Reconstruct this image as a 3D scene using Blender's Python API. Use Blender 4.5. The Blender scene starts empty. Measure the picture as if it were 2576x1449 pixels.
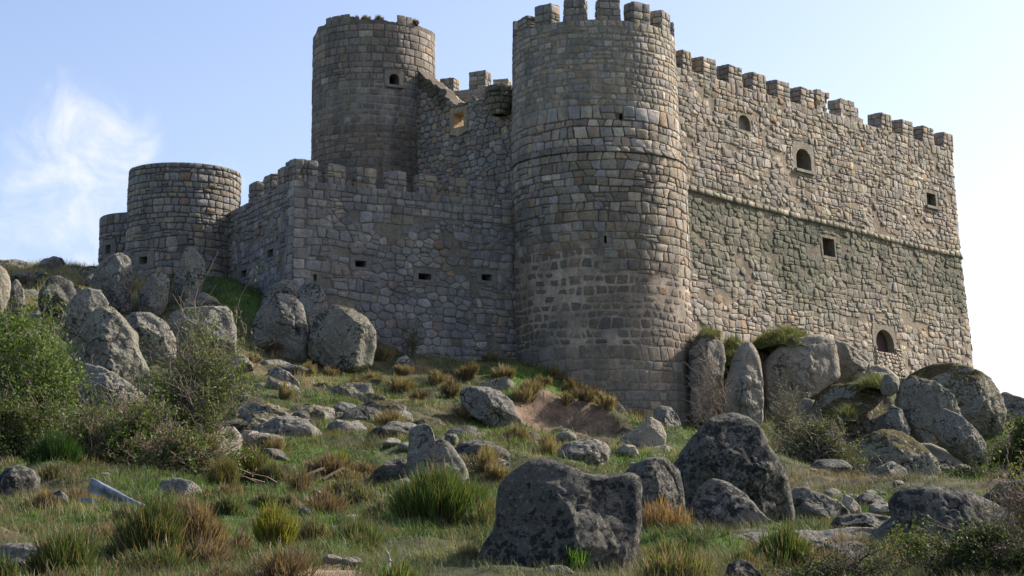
import bpy, math, random
import numpy as np
from mathutils import Vector
D2R = math.radians
SC = bpy.context.scene
COL = SC.collection

# ------------------------------------------------------------------ camera
TH = D2R(8.096); FPX = 4500.0; CX, CY = 1288.0, 724.5
cam = bpy.data.cameras.new("camera"); camo = bpy.data.objects.new("camera", cam); COL.objects.link(camo)
cam.sensor_width = 36.0; cam.lens = 36.0 * FPX / 2576.0
cam.clip_start = 0.1; cam.clip_end = 6000
camo.location = (0, 0, 0); camo.rotation_euler = (D2R(90) + TH, 0, 0)
SC.camera = camo

# ------------------------------------------------------------------ light and sky
SUN_AZ = 62.0      # degrees from +Y towards +X
SUN_EL = 36.0
sdir = Vector((math.sin(D2R(SUN_AZ)) * math.cos(D2R(SUN_EL)), math.cos(D2R(SUN_AZ)) * math.cos(D2R(SUN_EL)), math.sin(D2R(SUN_EL))))
sl = bpy.data.lights.new("sun", 'SUN'); sl.energy = 4.2; sl.angle = D2R(0.6); sl.color = (1.0, 0.93, 0.82)
so = bpy.data.objects.new("sun", sl); COL.objects.link(so); so.rotation_euler = sdir.to_track_quat('Z', 'Y').to_euler()
world = bpy.data.worlds.new("World"); SC.world = world; world.use_nodes = True
SC.view_settings.view_transform = 'Standard'; SC.view_settings.look = 'None'
SC.view_settings.exposure = 0.84; SC.view_settings.gamma = 1.0

def build_world():
    nt = world.node_tree; N = nt.nodes; L = nt.links; N.clear()
    out = N.new('ShaderNodeOutputWorld'); bg = N.new('ShaderNodeBackground'); bg.inputs['Strength'].default_value = 0.125
    sky = N.new('ShaderNodeTexSky'); sky.sky_type = 'NISHITA'; sky.sun_disc = False
    sky.sun_elevation = D2R(SUN_EL); sky.sun_rotation = D2R(SUN_AZ); sky.altitude = 1000
    sky.air_density = 1.0; sky.dust_density = 5.0; sky.ozone_density = 1.6
    tc = N.new('ShaderNodeTexCoord')
    def math_(op, a, b=None, clamp=False):
        m = N.new('ShaderNodeMath'); m.operation = op; m.use_clamp = clamp
        for i, v in enumerate((a, b)):
            if v is None: continue
            if hasattr(v, 'is_linked'): L.new(v, m.inputs[i])
            else: m.inputs[i].default_value = v
        return m.outputs[0]
    def mask(px, py, spread):
        d = ray(px, py); d = d / np.linalg.norm(d)
        vm = N.new('ShaderNodeVectorMath'); vm.operation = 'DOT_PRODUCT'; L.new(tc.outputs['Generated'], vm.inputs[0]); vm.inputs[1].default_value = tuple(d)
        mr = N.new('ShaderNodeMapRange'); mr.interpolation_type = 'SMOOTHSTEP'
        mr.inputs['From Min'].default_value = math.cos(D2R(spread)); mr.inputs['From Max'].default_value = math.cos(D2R(spread * 0.25))
        L.new(vm.outputs['Value'], mr.inputs['Value']); return mr.outputs[0]
    mp = N.new('ShaderNodeMapping'); mp.inputs['Scale'].default_value = (24, 24, 26); mp.inputs['Location'].default_value = (3.1, 0.4, 7.7); L.new(tc.outputs['Generated'], mp.inputs['Vector'])
    nz = N.new('ShaderNodeTexNoise'); nz.inputs['Scale'].default_value = 1.0; nz.inputs['Detail'].default_value = 9; nz.inputs['Roughness'].default_value = 0.6
    nz.inputs['Distortion'].default_value = 0.5
    L.new(mp.outputs[0], nz.inputs['Vector'])
    m1 = mask(190, 440, 4.2); m2 = mask(560, 430, 1.5); m3 = mask(40, 560, 3.4); m4 = mask(230, 690, 1.5)
    m = math_('MAXIMUM', math_('MAXIMUM', m1, m2), math_('MAXIMUM', m3, m4))
    mr = N.new('ShaderNodeMapRange'); mr.interpolation_type = 'SMOOTHSTEP'
    L.new(math_('ADD', nz.outputs['Fac'], math_('MULTIPLY', m, 0.26)), mr.inputs['Value'])
    mr.inputs['From Min'].default_value = 0.63; mr.inputs['From Max'].default_value = 1.02
    c = math_('MULTIPLY', mr.outputs[0], math_('MULTIPLY', m, 0.85, True), True)
    mix = N.new('ShaderNodeMix'); mix.data_type = 'RGBA'; L.new(c, mix.inputs['Factor']); wb = N.new('ShaderNodeMix'); wb.data_type = 'RGBA'; wb.blend_type = 'MULTIPLY'; wb.inputs['Factor'].default_value = 1; L.new(sky.outputs[0], wb.inputs['A']); wb.inputs['B'].default_value = (1.04, 0.985, 1.015, 1); L.new(wb.outputs['Result'], mix.inputs['A'])
    mix.inputs['B'].default_value = (4.7, 4.75, 5.1, 1)
    L.new(mix.outputs['Result'], bg.inputs['Color']); L.new(bg.outputs[0], out.inputs['Surface'])

# ------------------------------------------------------------------ geometry helpers
def ray(px, py):
    """direction of the sight line through a photograph point, scaled so that its Y is 1 when divided"""
    u = (px - CX) / FPX; v = (CY - py) / FPX
    return np.array([u, math.cos(TH) - v * math.sin(TH), math.sin(TH) + v * math.cos(TH)])
def W(px, py, Y):
    d = ray(px, py); return d * (Y / d[1])
build_world()

def hash3(ix, iy, iz, seed):
    h = (ix.astype(np.int64) * 374761393 + iy.astype(np.int64) * 668265263 + iz.astype(np.int64) * 2147483647 + seed * 974711) & 0xffffffff
    h = ((h ^ (h >> 13)) * 1274126177) & 0xffffffff
    h = ((h ^ (h >> 16)) * 2246822519) & 0xffffffff
    h = h ^ (h >> 15)
    return (h & 0xffffff) / float(0xffffff)
def vnoise(P, seed=0):
    P = np.asarray(P, float); I = np.floor(P); F = P - I; F = F * F * (3 - 2 * F); I = I.astype(np.int64)
    r = 0
    for dx in (0, 1):
        for dy in (0, 1):
            for dz in (0, 1):
                w = (F[:, 0] if dx else 1 - F[:, 0]) * (F[:, 1] if dy else 1 - F[:, 1]) * (F[:, 2] if dz else 1 - F[:, 2])
                r = r + w * hash3(I[:, 0] + dx, I[:, 1] + dy, I[:, 2] + dz, seed)
    return r * 2 - 1
def fbm(P, octv=4, seed=0, rough=0.5, lac=2.1):
    P = np.asarray(P, float); a = 1.0; s = 0; t = 0
    for o in range(octv):
        s = s + a * vnoise(P * (lac ** o) + 17.3 * o, seed + o); t += a; a *= rough
    return s / t

def add_color(me, cols):
    at = me.color_attributes.new("col", 'FLOAT_COLOR', 'POINT')
    c = np.ones((len(me.vertices), 4), np.float32); c[:, :3] = cols
    at.data.foreach_set("color", c.ravel())
def mesh_obj(name, V, F, mat, parent=None, cols=None, smooth=True):
    me = bpy.data.meshes.new(name)
    me.from_pydata([tuple(v) for v in V] if not isinstance(V, np.ndarray) else V.tolist(), [], F if isinstance(F, list) else F.tolist())
    if cols is not None: add_color(me, cols)
    if mat is not None:
        for m_ in (mat if isinstance(mat, (list, tuple)) else [mat]): me.materials.append(m_)
    if smooth: me.polygons.foreach_set("use_smooth", [True] * len(me.polygons))
    me.update()
    o = bpy.data.objects.new(name, me); COL.objects.link(o)
    if parent: o.parent = parent
    return o
def fast_mesh(name, V, F, mat, parent=None, cols=None, smooth=False):
    """V (n,3), F (m,k) with constant k, built quickly"""
    me = bpy.data.meshes.new(name); V = np.asarray(V, np.float32); F = np.asarray(F, np.int32); m, k = F.shape
    me.vertices.add(len(V)); me.vertices.foreach_set("co", V.ravel())
    me.loops.add(m * k); me.loops.foreach_set("vertex_index", F.ravel())
    me.polygons.add(m); me.polygons.foreach_set("loop_start", np.arange(0, m * k, k, dtype=np.int32))
    me.polygons.foreach_set("loop_total", np.full(m, k, np.int32))
    if smooth: me.polygons.foreach_set("use_smooth", np.ones(m, bool))
    me.update(calc_edges=True)
    if cols is not None: add_color(me, cols)
    me.materials.append(mat)
    o = bpy.data.objects.new(name, me); COL.objects.link(o)
    if parent: o.parent = parent
    return o
def tag(o, label=None, cat=None, group=None, kind=None):
    if label: o['label'] = label
    if cat: o['category'] = cat
    if group: o['group'] = group
    if kind: o['kind'] = kind
    return o
def empty(name, loc, label=None, cat=None, group=None, parent=None):
    o = bpy.data.objects.new(name, None); COL.objects.link(o); o.location = tuple(loc); o.empty_display_size = 0.3
    if parent: o.parent = parent
    return tag(o, label, cat, group)

# ------------------------------------------------------------------ materials
def new_mat(name):
    m = bpy.data.materials.new(name); m.use_nodes = True; nt = m.node_tree
    b = nt.nodes['Principled BSDF']; b.inputs['Roughness'].default_value = 0.9
    b.inputs['Specular IOR Level'].default_value = 0.25
    return m, nt, b
def nnoise(nt, scale, detail=6, rough=0.6, vec=None, dist=0.0):
    n = nt.nodes.new('ShaderNodeTexNoise'); n.inputs['Scale'].default_value = scale; n.inputs['Detail'].default_value = detail
    n.inputs['Roughness'].default_value = rough; n.inputs['Distortion'].default_value = dist
    if vec is not None: nt.links.new(vec, n.inputs['Vector'])
    return n.outputs['Fac']
def nmap(nt, v, a, b, c=0.0, d=1.0, smooth=False):
    m = nt.nodes.new('ShaderNodeMapRange'); nt.links.new(v, m.inputs['Value'])
    if smooth: m.interpolation_type = 'SMOOTHSTEP'
    for k, x in zip(('From Min', 'From Max', 'To Min', 'To Max'), (a, b, c, d)): m.inputs[k].default_value = x
    return m.outputs[0]
def nmix(nt, f, a, b, mode='MIX'):
    m = nt.nodes.new('ShaderNodeMix'); m.data_type = 'RGBA'; m.blend_type = mode
    for s, v in ((m.inputs['Factor'], f), (m.inputs['A'], a), (m.inputs['B'], b)):
        if hasattr(v, 'is_linked'): nt.links.new(v, s)
        elif isinstance(v, (int, float)): s.default_value = v
        else: s.default_value = (*v, 1)
    return m.outputs['Result']
def nmath(nt, op, a, b=0.0):
    m = nt.nodes.new('ShaderNodeMath'); m.operation = op
    for i, v in enumerate((a, b)):
        if hasattr(v, 'is_linked'): nt.links.new(v, m.inputs[i])
        else: m.inputs[i].default_value = v
    return m.outputs[0]
def wpos(nt):
    return nt.nodes.new('ShaderNodeNewGeometry').outputs['Position']
def bump(nt, b, h, strength, dist):
    n = nt.nodes.new('ShaderNodeBump'); n.inputs['Strength'].default_value = strength; n.inputs['Distance'].default_value = dist
    nt.links.new(h, n.inputs['Height']); nt.links.new(n.outputs[0], b.inputs['Normal'])

def masonry_mat(name):
    m, nt, b = new_mat(name); P = wpos(nt)
    at = nt.nodes.new('ShaderNodeAttribute'); at.attribute_name = 'col'
    n1 = nnoise(nt, 5.0, 8, 0.7, P); n2 = nnoise(nt, 26.0, 4, 0.7, P); n3 = nnoise(nt, 0.55, 5, 0.6, P)
    c = nmix(nt, 1.0, at.outputs['Color'], nmix(nt, nmap(nt, n1, 0.3, 0.7), (0.62, 0.62, 0.63), (1.22, 1.2, 1.17)), 'MULTIPLY')
    c = nmix(nt, 1.0, c, nmix(nt, nmap(nt, n3, 0.35, 0.65), (0.84, 0.85, 0.87), (1.1, 1.07, 1.02)), 'MULTIPLY')
    c = nmix(nt, 1.0, c, nmix(nt, nmap(nt, n2, 0.25, 0.75), (0.6, 0.6, 0.6), (1.35, 1.35, 1.35)), 'MULTIPLY')
    mp = nt.nodes.new('ShaderNodeMapping'); mp.inputs['Scale'].default_value = (1.1, 1.1, 0.13); nt.links.new(P, mp.inputs['Vector']); n4 = nnoise(nt, 1.0, 5, 0.65, mp.outputs[0])
    c = nmix(nt, 1.0, c, nmix(nt, nmap(nt, n4, 0.38, 0.62), (0.8, 0.81, 0.82), (1.13, 1.12, 1.1)), 'MULTIPLY')
    nt.links.new(c, b.inputs['Base Color'])
    h = nmath(nt, 'ADD', nmath(nt, 'MULTIPLY', n1, 1.0), nmath(nt, 'MULTIPLY', n2, 0.5))
    bump(nt, b, h, 1.0, 0.07)
    return m
def rock_mat(name, base, dark, pale, dk=0.5, pl=0.62, scale=1.0, moss=0.0, warm=(0.36, 0.27, 0.18), warmth=0.0):
    m, nt, b = new_mat(name)
    P = wpos(nt)
    oi = nt.nodes.new('ShaderNodeObjectInfo'); va = nt.nodes.new('ShaderNodeVectorMath'); va.operation = 'ADD'
    nt.links.new(P, va.inputs[0]); cmb = nt.nodes.new('ShaderNodeCombineXYZ')
    nt.links.new(nmath(nt, 'MULTIPLY', oi.outputs['Random'], 40.0), cmb.inputs[0]); nt.links.new(cmb.outputs[0], va.inputs[1]); P = va.outputs[0]
    big = nnoise(nt, 0.9 * scale, 5, 0.6, P); mid = nnoise(nt, 8.5 * scale, 10, 0.78, P, 0.5); fine = nnoise(nt, 34 * scale, 6, 0.8, P)
    sp = nnoise(nt, 15.0 * scale, 8, 0.75, P, 0.4); lump = nnoise(nt, 2.6 * scale, 6, 0.62, P, 0.3)
    base = tuple(x * g for x, g in zip(base, (1.28, 1.22, 1.08)))
    c = nmix(nt, nmap(nt, big, 0.38, 0.62), tuple(x * 0.75 for x in base), tuple(x * 1.15 for x in base))
    if warmth > 0: c = nmix(nt, nmath(nt, 'MULTIPLY', nmap(nt, nnoise(nt, 0.7 * scale, 6, 0.65, P, 0.8), 0.45, 0.62, smooth=True), warmth), c, warm)
    c = nmix(nt, nmap(nt, sp, pl, pl + 0.07, 0, 0.85, True), c, pale)
    bias = nmath(nt, 'ADD', mid, nmath(nt, 'MULTIPLY', nmath(nt, 'SUBTRACT', big, 0.5), 0.5))
    c = nmix(nt, nmap(nt, bias, dk, dk + 0.07, 0, 0.9, True), c, dark)
    c = nmix(nt, 1.0, c, nmix(nt, nmap(nt, fine, 0.3, 0.7), (0.55, 0.55, 0.55), (1.4, 1.4, 1.4)), 'MULTIPLY')
    vo = nt.nodes.new('ShaderNodeTexVoronoi'); vo.feature = 'DISTANCE_TO_EDGE'; vo.inputs['Scale'].default_value = 0.55
    dv = nt.nodes.new('ShaderNodeVectorMath'); dv.operation = 'MULTIPLY_ADD'; cn = nt.nodes.new('ShaderNodeTexNoise'); cn.inputs['Scale'].default_value = 1.3; cn.inputs['Detail'].default_value = 6; nt.links.new(P, cn.inputs['Vector'])
    nt.links.new(cn.outputs['Color'], dv.inputs[0]); dv.inputs[1].default_value = (1.3, 1.3, 0.7); nt.links.new(P, dv.inputs[2]); nt.links.new(dv.outputs[0], vo.inputs['Vector'])
    ck = nmap(nt, vo.outputs['Distance'], 0.0, 0.022, 1, 0, True); ck = nmath(nt, 'MULTIPLY', ck, nmap(nt, nnoise(nt, 0.8, 2, 0.5, P), 0.45, 0.55))
    c = nmix(nt, nmath(nt, 'MULTIPLY', ck, 0.8), c, (0.02, 0.018, 0.015))
    if moss > 0:
        g = nt.nodes.new('ShaderNodeNewGeometry'); sx = nt.nodes.new('ShaderNodeSeparateXYZ'); nt.links.new(g.outputs['Normal'], sx.inputs[0])
        mz = nmath(nt, 'ADD', nmath(nt, 'MULTIPLY', sx.outputs[2], 0.42), nmath(nt, 'MULTIPLY', mid, 0.9))
        f = nmap(nt, mz, 0.93 - 0.4 * moss, 0.99 - 0.4 * moss, 0, 0.95, True)
        mc = nmix(nt, nmap(nt, sp, 0.42, 0.6), (0.035, 0.03, 0.012), (0.16, 0.13, 0.03))
        c = nmix(nt, f, c, mc)
    nt.links.new(c, b.inputs['Base Color'])
    h = nmath(nt, 'ADD', nmath(nt, 'MULTIPLY', mid, 0.9), nmath(nt, 'ADD', nmath(nt, 'MULTIPLY', lump, 2.4), nmath(nt, 'MULTIPLY', fine, 0.25)))
    h = nmath(nt, 'SUBTRACT', h, nmath(nt, 'MULTIPLY', ck, 0.6))
    bump(nt, b, h, 1.0, 0.16 / scale)
    return m
def leaf_mat(name, trans=0.35):
    m, nt, b = new_mat(name)
    at = nt.nodes.new('ShaderNodeAttribute'); at.attribute_name = 'col'
    nt.links.new(at.outputs['Color'], b.inputs['Base Color']); b.inputs['Roughness'].default_value = 0.6
    tr = nt.nodes.new('ShaderNodeBsdfTranslucent'); mx = nt.nodes.new('ShaderNodeMixShader'); mx.inputs[0].default_value = trans
    nt.links.new(nmix(nt, 1.0, at.outputs['Color'], (1.15, 1.25, 0.7), 'MULTIPLY'), tr.inputs['Color'])
    out = nt.nodes['Material Output']; nt.links.new(b.outputs[0], mx.inputs[1]); nt.links.new(tr.outputs[0], mx.inputs[2]); nt.links.new(mx.outputs[0], out.inputs['Surface'])
    return m
M_ST = masonry_mat("masonry")
M_R_GREY = rock_mat("granite_grey", (0.225, 0.22, 0.20), (0.04, 0.04, 0.04), (0.46, 0.45, 0.38), 0.525, 0.53)
M_R_DARK = rock_mat("granite_dark_lichen", (0.155, 0.152, 0.138), (0.02, 0.021, 0.023), (0.33, 0.33, 0.28), 0.485, 0.54, 1.3)
M_R_PALE = rock_mat("granite_pale", (0.34, 0.315, 0.27), (0.08, 0.078, 0.07), (0.46, 0.44, 0.38), 0.63, 0.6, 1.0)
M_R_TAN = rock_mat("granite_tan", (0.31, 0.295, 0.262), (0.06, 0.06, 0.055), (0.40, 0.37, 0.30), 0.585, 0.6, 0.8, 0.0, (0.38, 0.30, 0.215), 0.4)
M_R_MOSS = rock_mat("granite_mossy", (0.26, 0.255, 0.23), (0.035, 0.035, 0.035), (0.46, 0.46, 0.40), 0.53, 0.53, 0.9, 0.85)
M_R_MOSSL = rock_mat("granite_slightly_mossy", (0.235, 0.23, 0.20), (0.035, 0.035, 0.035), (0.44, 0.44, 0.36), 0.53, 0.53, 0.9, 0.45)
M_LEAF = leaf_mat("leaf"); M_GRASS = leaf_mat("grass_blade", 0.3)
def bark_mat():
    m, nt, b = new_mat("bark"); at = nt.nodes.new('ShaderNodeAttribute'); at.attribute_name = 'col'
    n = nnoise(nt, 30, 3, 0.6, wpos(nt))
    nt.links.new(nmix(nt, 1.0, at.outputs['Color'], nmix(nt, n, (0.6, 0.6, 0.6), (1.4, 1.4, 1.4)), 'MULTIPLY'), b.inputs['Base Color']); return m
M_BARK = bark_mat()
def dark_mat():
    m, nt, b = new_mat("dark_interior"); n = nnoise(nt, 3, 3, 0.6, wpos(nt))
    nt.links.new(nmix(nt, n, (0.006, 0.006, 0.006), (0.02, 0.018, 0.016)), b.inputs['Base Color']); return m  # near-black colour stands in for the unlit space behind openings
M_DARK = dark_mat()
def wood_mat(name, c1, c2):
    m, nt, b = new_mat(name); n = nnoise(nt, 12, 5, 0.6, wpos(nt)); nt.links.new(nmix(nt, n, c1, c2), b.inputs['Base Color']); bump(nt, b, n, 0.6, 0.02); return m
M_WOOD = wood_mat("old_wood", (0.10, 0.065, 0.04), (0.3, 0.22, 0.15)); M_DOOR = wood_mat("door_wood", (0.03, 0.02, 0.02), (0.09, 0.05, 0.045))
M_DEAD = wood_mat("dead_wood", (0.16, 0.14, 0.12), (0.5, 0.46, 0.4))
def metal_mat():
    m, nt, b = new_mat("galvanised_metal"); n = nnoise(nt, 5, 6, 0.7, wpos(nt)); b.inputs['Metallic'].default_value = 0.6; b.inputs['Roughness'].default_value = 0.45
    nt.links.new(nmix(nt, nmap(nt, n, 0.35, 0.65), (0.07, 0.08, 0.1), (0.26, 0.29, 0.34)), b.inputs['Base Color']); return m
M_METAL = metal_mat()

# ------------------------------------------------------------------ terrain
GP = []   # (photo x, photo y, distance)
for col in (
    (-300, (1449, 18), (1300, 28), (1150, 45), (1000, 62), (780, 84), (682, 99)),
    (0, (1449, 18), (1300, 28), (1150, 45), (1000, 62), (780, 82), (678, 97)),
    (150, (1449, 18), (1300, 28), (1170, 42), (1000, 62), (800, 80), (684, 96)),
    (240, (1449, 18), (1300, 28), (1170, 42), (1000, 62), (790, 78), (695, 92)),
    (420, (1449, 18), (1300, 28), (1190, 40), (1000, 60), (800, 79), (700, 88)),
    (640, (1449, 18), (1300, 28), (1190, 40), (1050, 55), (900, 75), (740, 84)),
    (900, (1449, 18), (1310, 28), (1180, 42), (1030, 62), (925, 80), (860, 84)),
    (1290, (1449, 18), (1350, 24), (1230, 38), (1110, 56), (1000, 72), (915, 85)),
    (1500, (1449, 18), (1350, 24), (1220, 40), (1120, 58), (1050, 73), (990, 85)),
    (1700, (1449, 18), (1340, 26), (1210, 44), (1150, 62), (1120, 76), (1103, 85)),
    (1860, (1449, 18), (1340, 26), (1215, 46), (1140, 64), (1090, 78), (1075, 86)),
    (2080, (1449, 18), (1340, 26), (1240, 44), (1200, 60), (1165, 72), (1130, 80)),
    (2230, (1449, 17), (1350, 25), (1270, 42), (1240, 62), (1225, 72), (1190, 80)), (2400, (1449, 17), (1350, 25), (1280, 42), (1250, 60), (1240, 72), (1225, 82)),
    (2600, (1449, 17), (1330, 27), (1240, 45), (1180, 62), (1110, 80), (1075, 92)),
    (2900, (1449, 17), (1330, 27), (1240, 45), (1200, 62), (1160, 90))):
    for py, Y in col[1:]: GP.append(W(col[0], py, Y))
for px, py, Y in ((1800, 850, 93), (1950, 860, 97), (2100, 900, 99.5), (2200, 945, 101), (2300, 970, 104), (2440, 960, 109), (2550, 1070, 108), (1800, 1060, 87.5), (1950, 1050, 89), (2120, 1100, 86), (2300, 1180, 86),
                  (760, 800, 84.5), (1100, 895, 87), (330, 690, 92)): GP.append(W(px, py, Y))
for x, y, z in ((-40, 0, -1.8), (0, 0, -1.6), (40, 0, -2), (0, 8, -1.2), (-30, 10, -1.2), (30, 10, -1.4), (0, 98, 10.5), (8, 103, 10.5), (-8, 98, 13), (-14, 100, 13.5),
                (-20, 112, 15), (-45, 112, 15), (0, 125, 8), (20, 125, 8), (-25, 140, 8), (50, 120, 4), (40, 60, 0.5), (45, 90, 4), (-45, 40, 1.5), (-50, 75, 9), (0, 160, 0), (-60, 160, 2), (60, 160, -4)):
    GP.append(np.array([x, y, z]))
GP = np.array(GP)
def tps_fit(P, lam=0.08):
    n = len(P); d2 = ((P[:, None, :2] - P[None, :, :2]) ** 2).sum(2); K = 0.5 * d2 * np.log(d2 + 1e-9)
    A = np.zeros((n + 3, n + 3)); A[:n, :n] = K + lam * np.eye(n); A[:n, n] = 1; A[:n, n + 1:] = P[:, :2]; A[n, :n] = 1; A[n + 1:, :n] = P[:, :2].T
    b = np.zeros(n + 3); b[:n] = P[:, 2]; return np.linalg.solve(A, b)
TW = tps_fit(GP)
def ground_raw(x, y):
    x = np.asarray(x, float); y = np.asarray(y, float); n = len(GP); out = np.zeros(len(x))
    cx = np.clip(x, -60, 60); cy = np.clip(y, -5, 160)
    for i in range(0, len(x), 20000):
        X = np.stack([cx[i:i + 20000], cy[i:i + 20000]], 1); d2 = ((X[:, None] - GP[None, :, :2]) ** 2).sum(2)
        out[i:i + 20000] = (0.5 * d2 * np.log(d2 + 1e-9)) @ TW[:n] + TW[n] + X @ TW[n + 1:]
    far = np.hypot(x - cx, y - cy); out -= 0.10 * far / (1 + far / 900)
    P = np.stack([x, y, np.zeros_like(x)], 1)
    nf = np.clip((y - 13) / 9, 0, 1)
    out += nf * (0.62 * fbm(P / 4.2, 3, 5) * np.clip((y - 20) / 20, 0.3, 1) - 0.30 * np.abs(fbm(P / 2.4 + 3, 3, 15)) * np.clip((y - 24) / 20, 0, 1) + 0.26 * fbm(P / 1.2, 3, 9) + 0.09 * fbm(P / 0.4, 2, 12))
    return out
SC_C = W(1450, 1068, 66)          # the eroded bank
BK = W(800, 1450, 17.2)           # sandy bank low in the picture
def ground_z(x, y):
    x = np.atleast_1d(np.asarray(x, float)); y = np.atleast_1d(np.asarray(y, float)); z = ground_raw(x, y)
    jag = 0.35 * fbm(np.stack([x, y, x * 0], 1) * 1.4, 3, 8); q = np.clip(1 - (((x - SC_C[0]) / 2.4) ** 2 + ((y - SC_C[1] + 0.6 + jag) / 2.2) ** 2), 0, 1); z = z - 0.8 * np.minimum(1, 2.2 * q) ** 0.6
    t = np.clip((y - (SC_C[1] + 1.1 + jag * 1.5)) / 0.35, 0, 1); z = z + 0.55 * t * np.exp(-((x - SC_C[0]) / 2.3) ** 4) * np.exp(-np.maximum(0, y - SC_C[1] - 1.4) / 2.6)
    q = np.clip(1 - (((x - BK[0]) / 0.85) ** 2 + ((y - BK[1]) / 1.1) ** 2), 0, 1); z = z + 0.10 * np.sqrt(q) * (1 + 0.5 * fbm(np.stack([x, y, x * 0], 1) * 3, 3, 3))
    return z
def gz(x, y): return float(ground_z([x], [y])[0])
def masks(x, y):
    P = np.stack([x, y, np.zeros_like(x)], 1)
    green = fbm(P / 3.2, 4, 31) + 0.35 * fbm(P / 0.8, 3, 37)
    dry = fbm(P / 4.0 + 50, 4, 41) + 0.35 * fbm(P / 0.9, 3, 47)
    soil = fbm(P / 2.2 + 90, 5, 53) 
    scar = np.clip(1.2 + 0.9 * soil + 0.5 * green - (((x - SC_C[0]) / 2.3) ** 2 + ((y - SC_C[1] + 0.3) / 2.3) ** 2), 0, 1)
    bank = np.clip(0.8 + 1.2 * dry + 0.6 * soil - (((x - BK[0]) / 0.85) ** 2 + ((y - BK[1]) / 1.1) ** 2), 0, 1)
    return green, dry, soil, scar, bank
def make_ground():
    xs = np.concatenate([-np.geomspace(1500, 31, 26), np.arange(-30, 30.01, 0.2), np.geomspace(31, 1500, 26)])
    ys = np.concatenate([-np.geomspace(600, 6, 14), np.arange(-5, 11.6, 1.0), np.arange(12, 60, 0.14), np.arange(60, 116, 0.22), np.geomspace(117, 2500, 34)])
    X, Y = np.meshgrid(xs, ys); x, y = X.ravel(), Y.ravel(); z = ground_z(x, y)
    g, d, s, scar, bank = masks(x, y)
    n = len(x); c = np.tile([0.075, 0.08, 0.035], (n, 1))
    def bl(c, t, k): t = np.clip(t, 0, 1)[:, None]; return c * (1 - t) + np.array(k) * t
    c = bl(c, (g + 0.05) * 3.5, (0.07, 0.125, 0.018)); c = bl(c, (d - 0.2) * 3.0, (0.17, 0.14, 0.075)); c = bl(c, (s - 0.28) * 5, (0.12, 0.085, 0.06))
    c = bl(c, scar * 3, (0.24, 0.17, 0.115)); c = bl(c, bank * 2.5, (0.34, 0.25, 0.16))
    nx = len(xs); ny = len(ys); I = np.arange(nx * ny).reshape(ny, nx)
    F = np.stack([I[:-1, :-1], I[:-1, 1:], I[1:, 1:], I[1:, :-1]], -1).reshape(-1, 4)
    m, nt, b = new_mat("ground_soil_and_turf"); P = wpos(nt); at = nt.nodes.new('ShaderNodeAttribute'); at.attribute_name = 'col'
    n1 = nnoise(nt, 2.2, 9, 0.72, P); n2 = nnoise(nt, 15, 5, 0.75, P)
    cc = nmix(nt, 1.0, at.outputs['Color'], nmix(nt, nmap(nt, n1, 0.35, 0.65), (0.5, 0.52, 0.5), (1.4, 1.35, 1.3)), 'MULTIPLY')
    cc = nmix(nt, 1.0, cc, nmix(nt, nmap(nt, n2, 0.3, 0.7), (0.5, 0.5, 0.5), (1.45, 1.45, 1.45)), 'MULTIPLY')
    nt.links.new(cc, b.inputs['Base Color']); bump(nt, b, nmath(nt, 'ADD', n1, nmath(nt, 'MULTIPLY', n2, 0.4)), 1.0, 0.15)
    o = fast_mesh("ground", np.stack([x, y, z], 1), F, m, cols=c, smooth=True); tag(o, "grassy hillside with bare soil patches rising to the castle", "ground", kind="structure")
make_ground()

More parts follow.
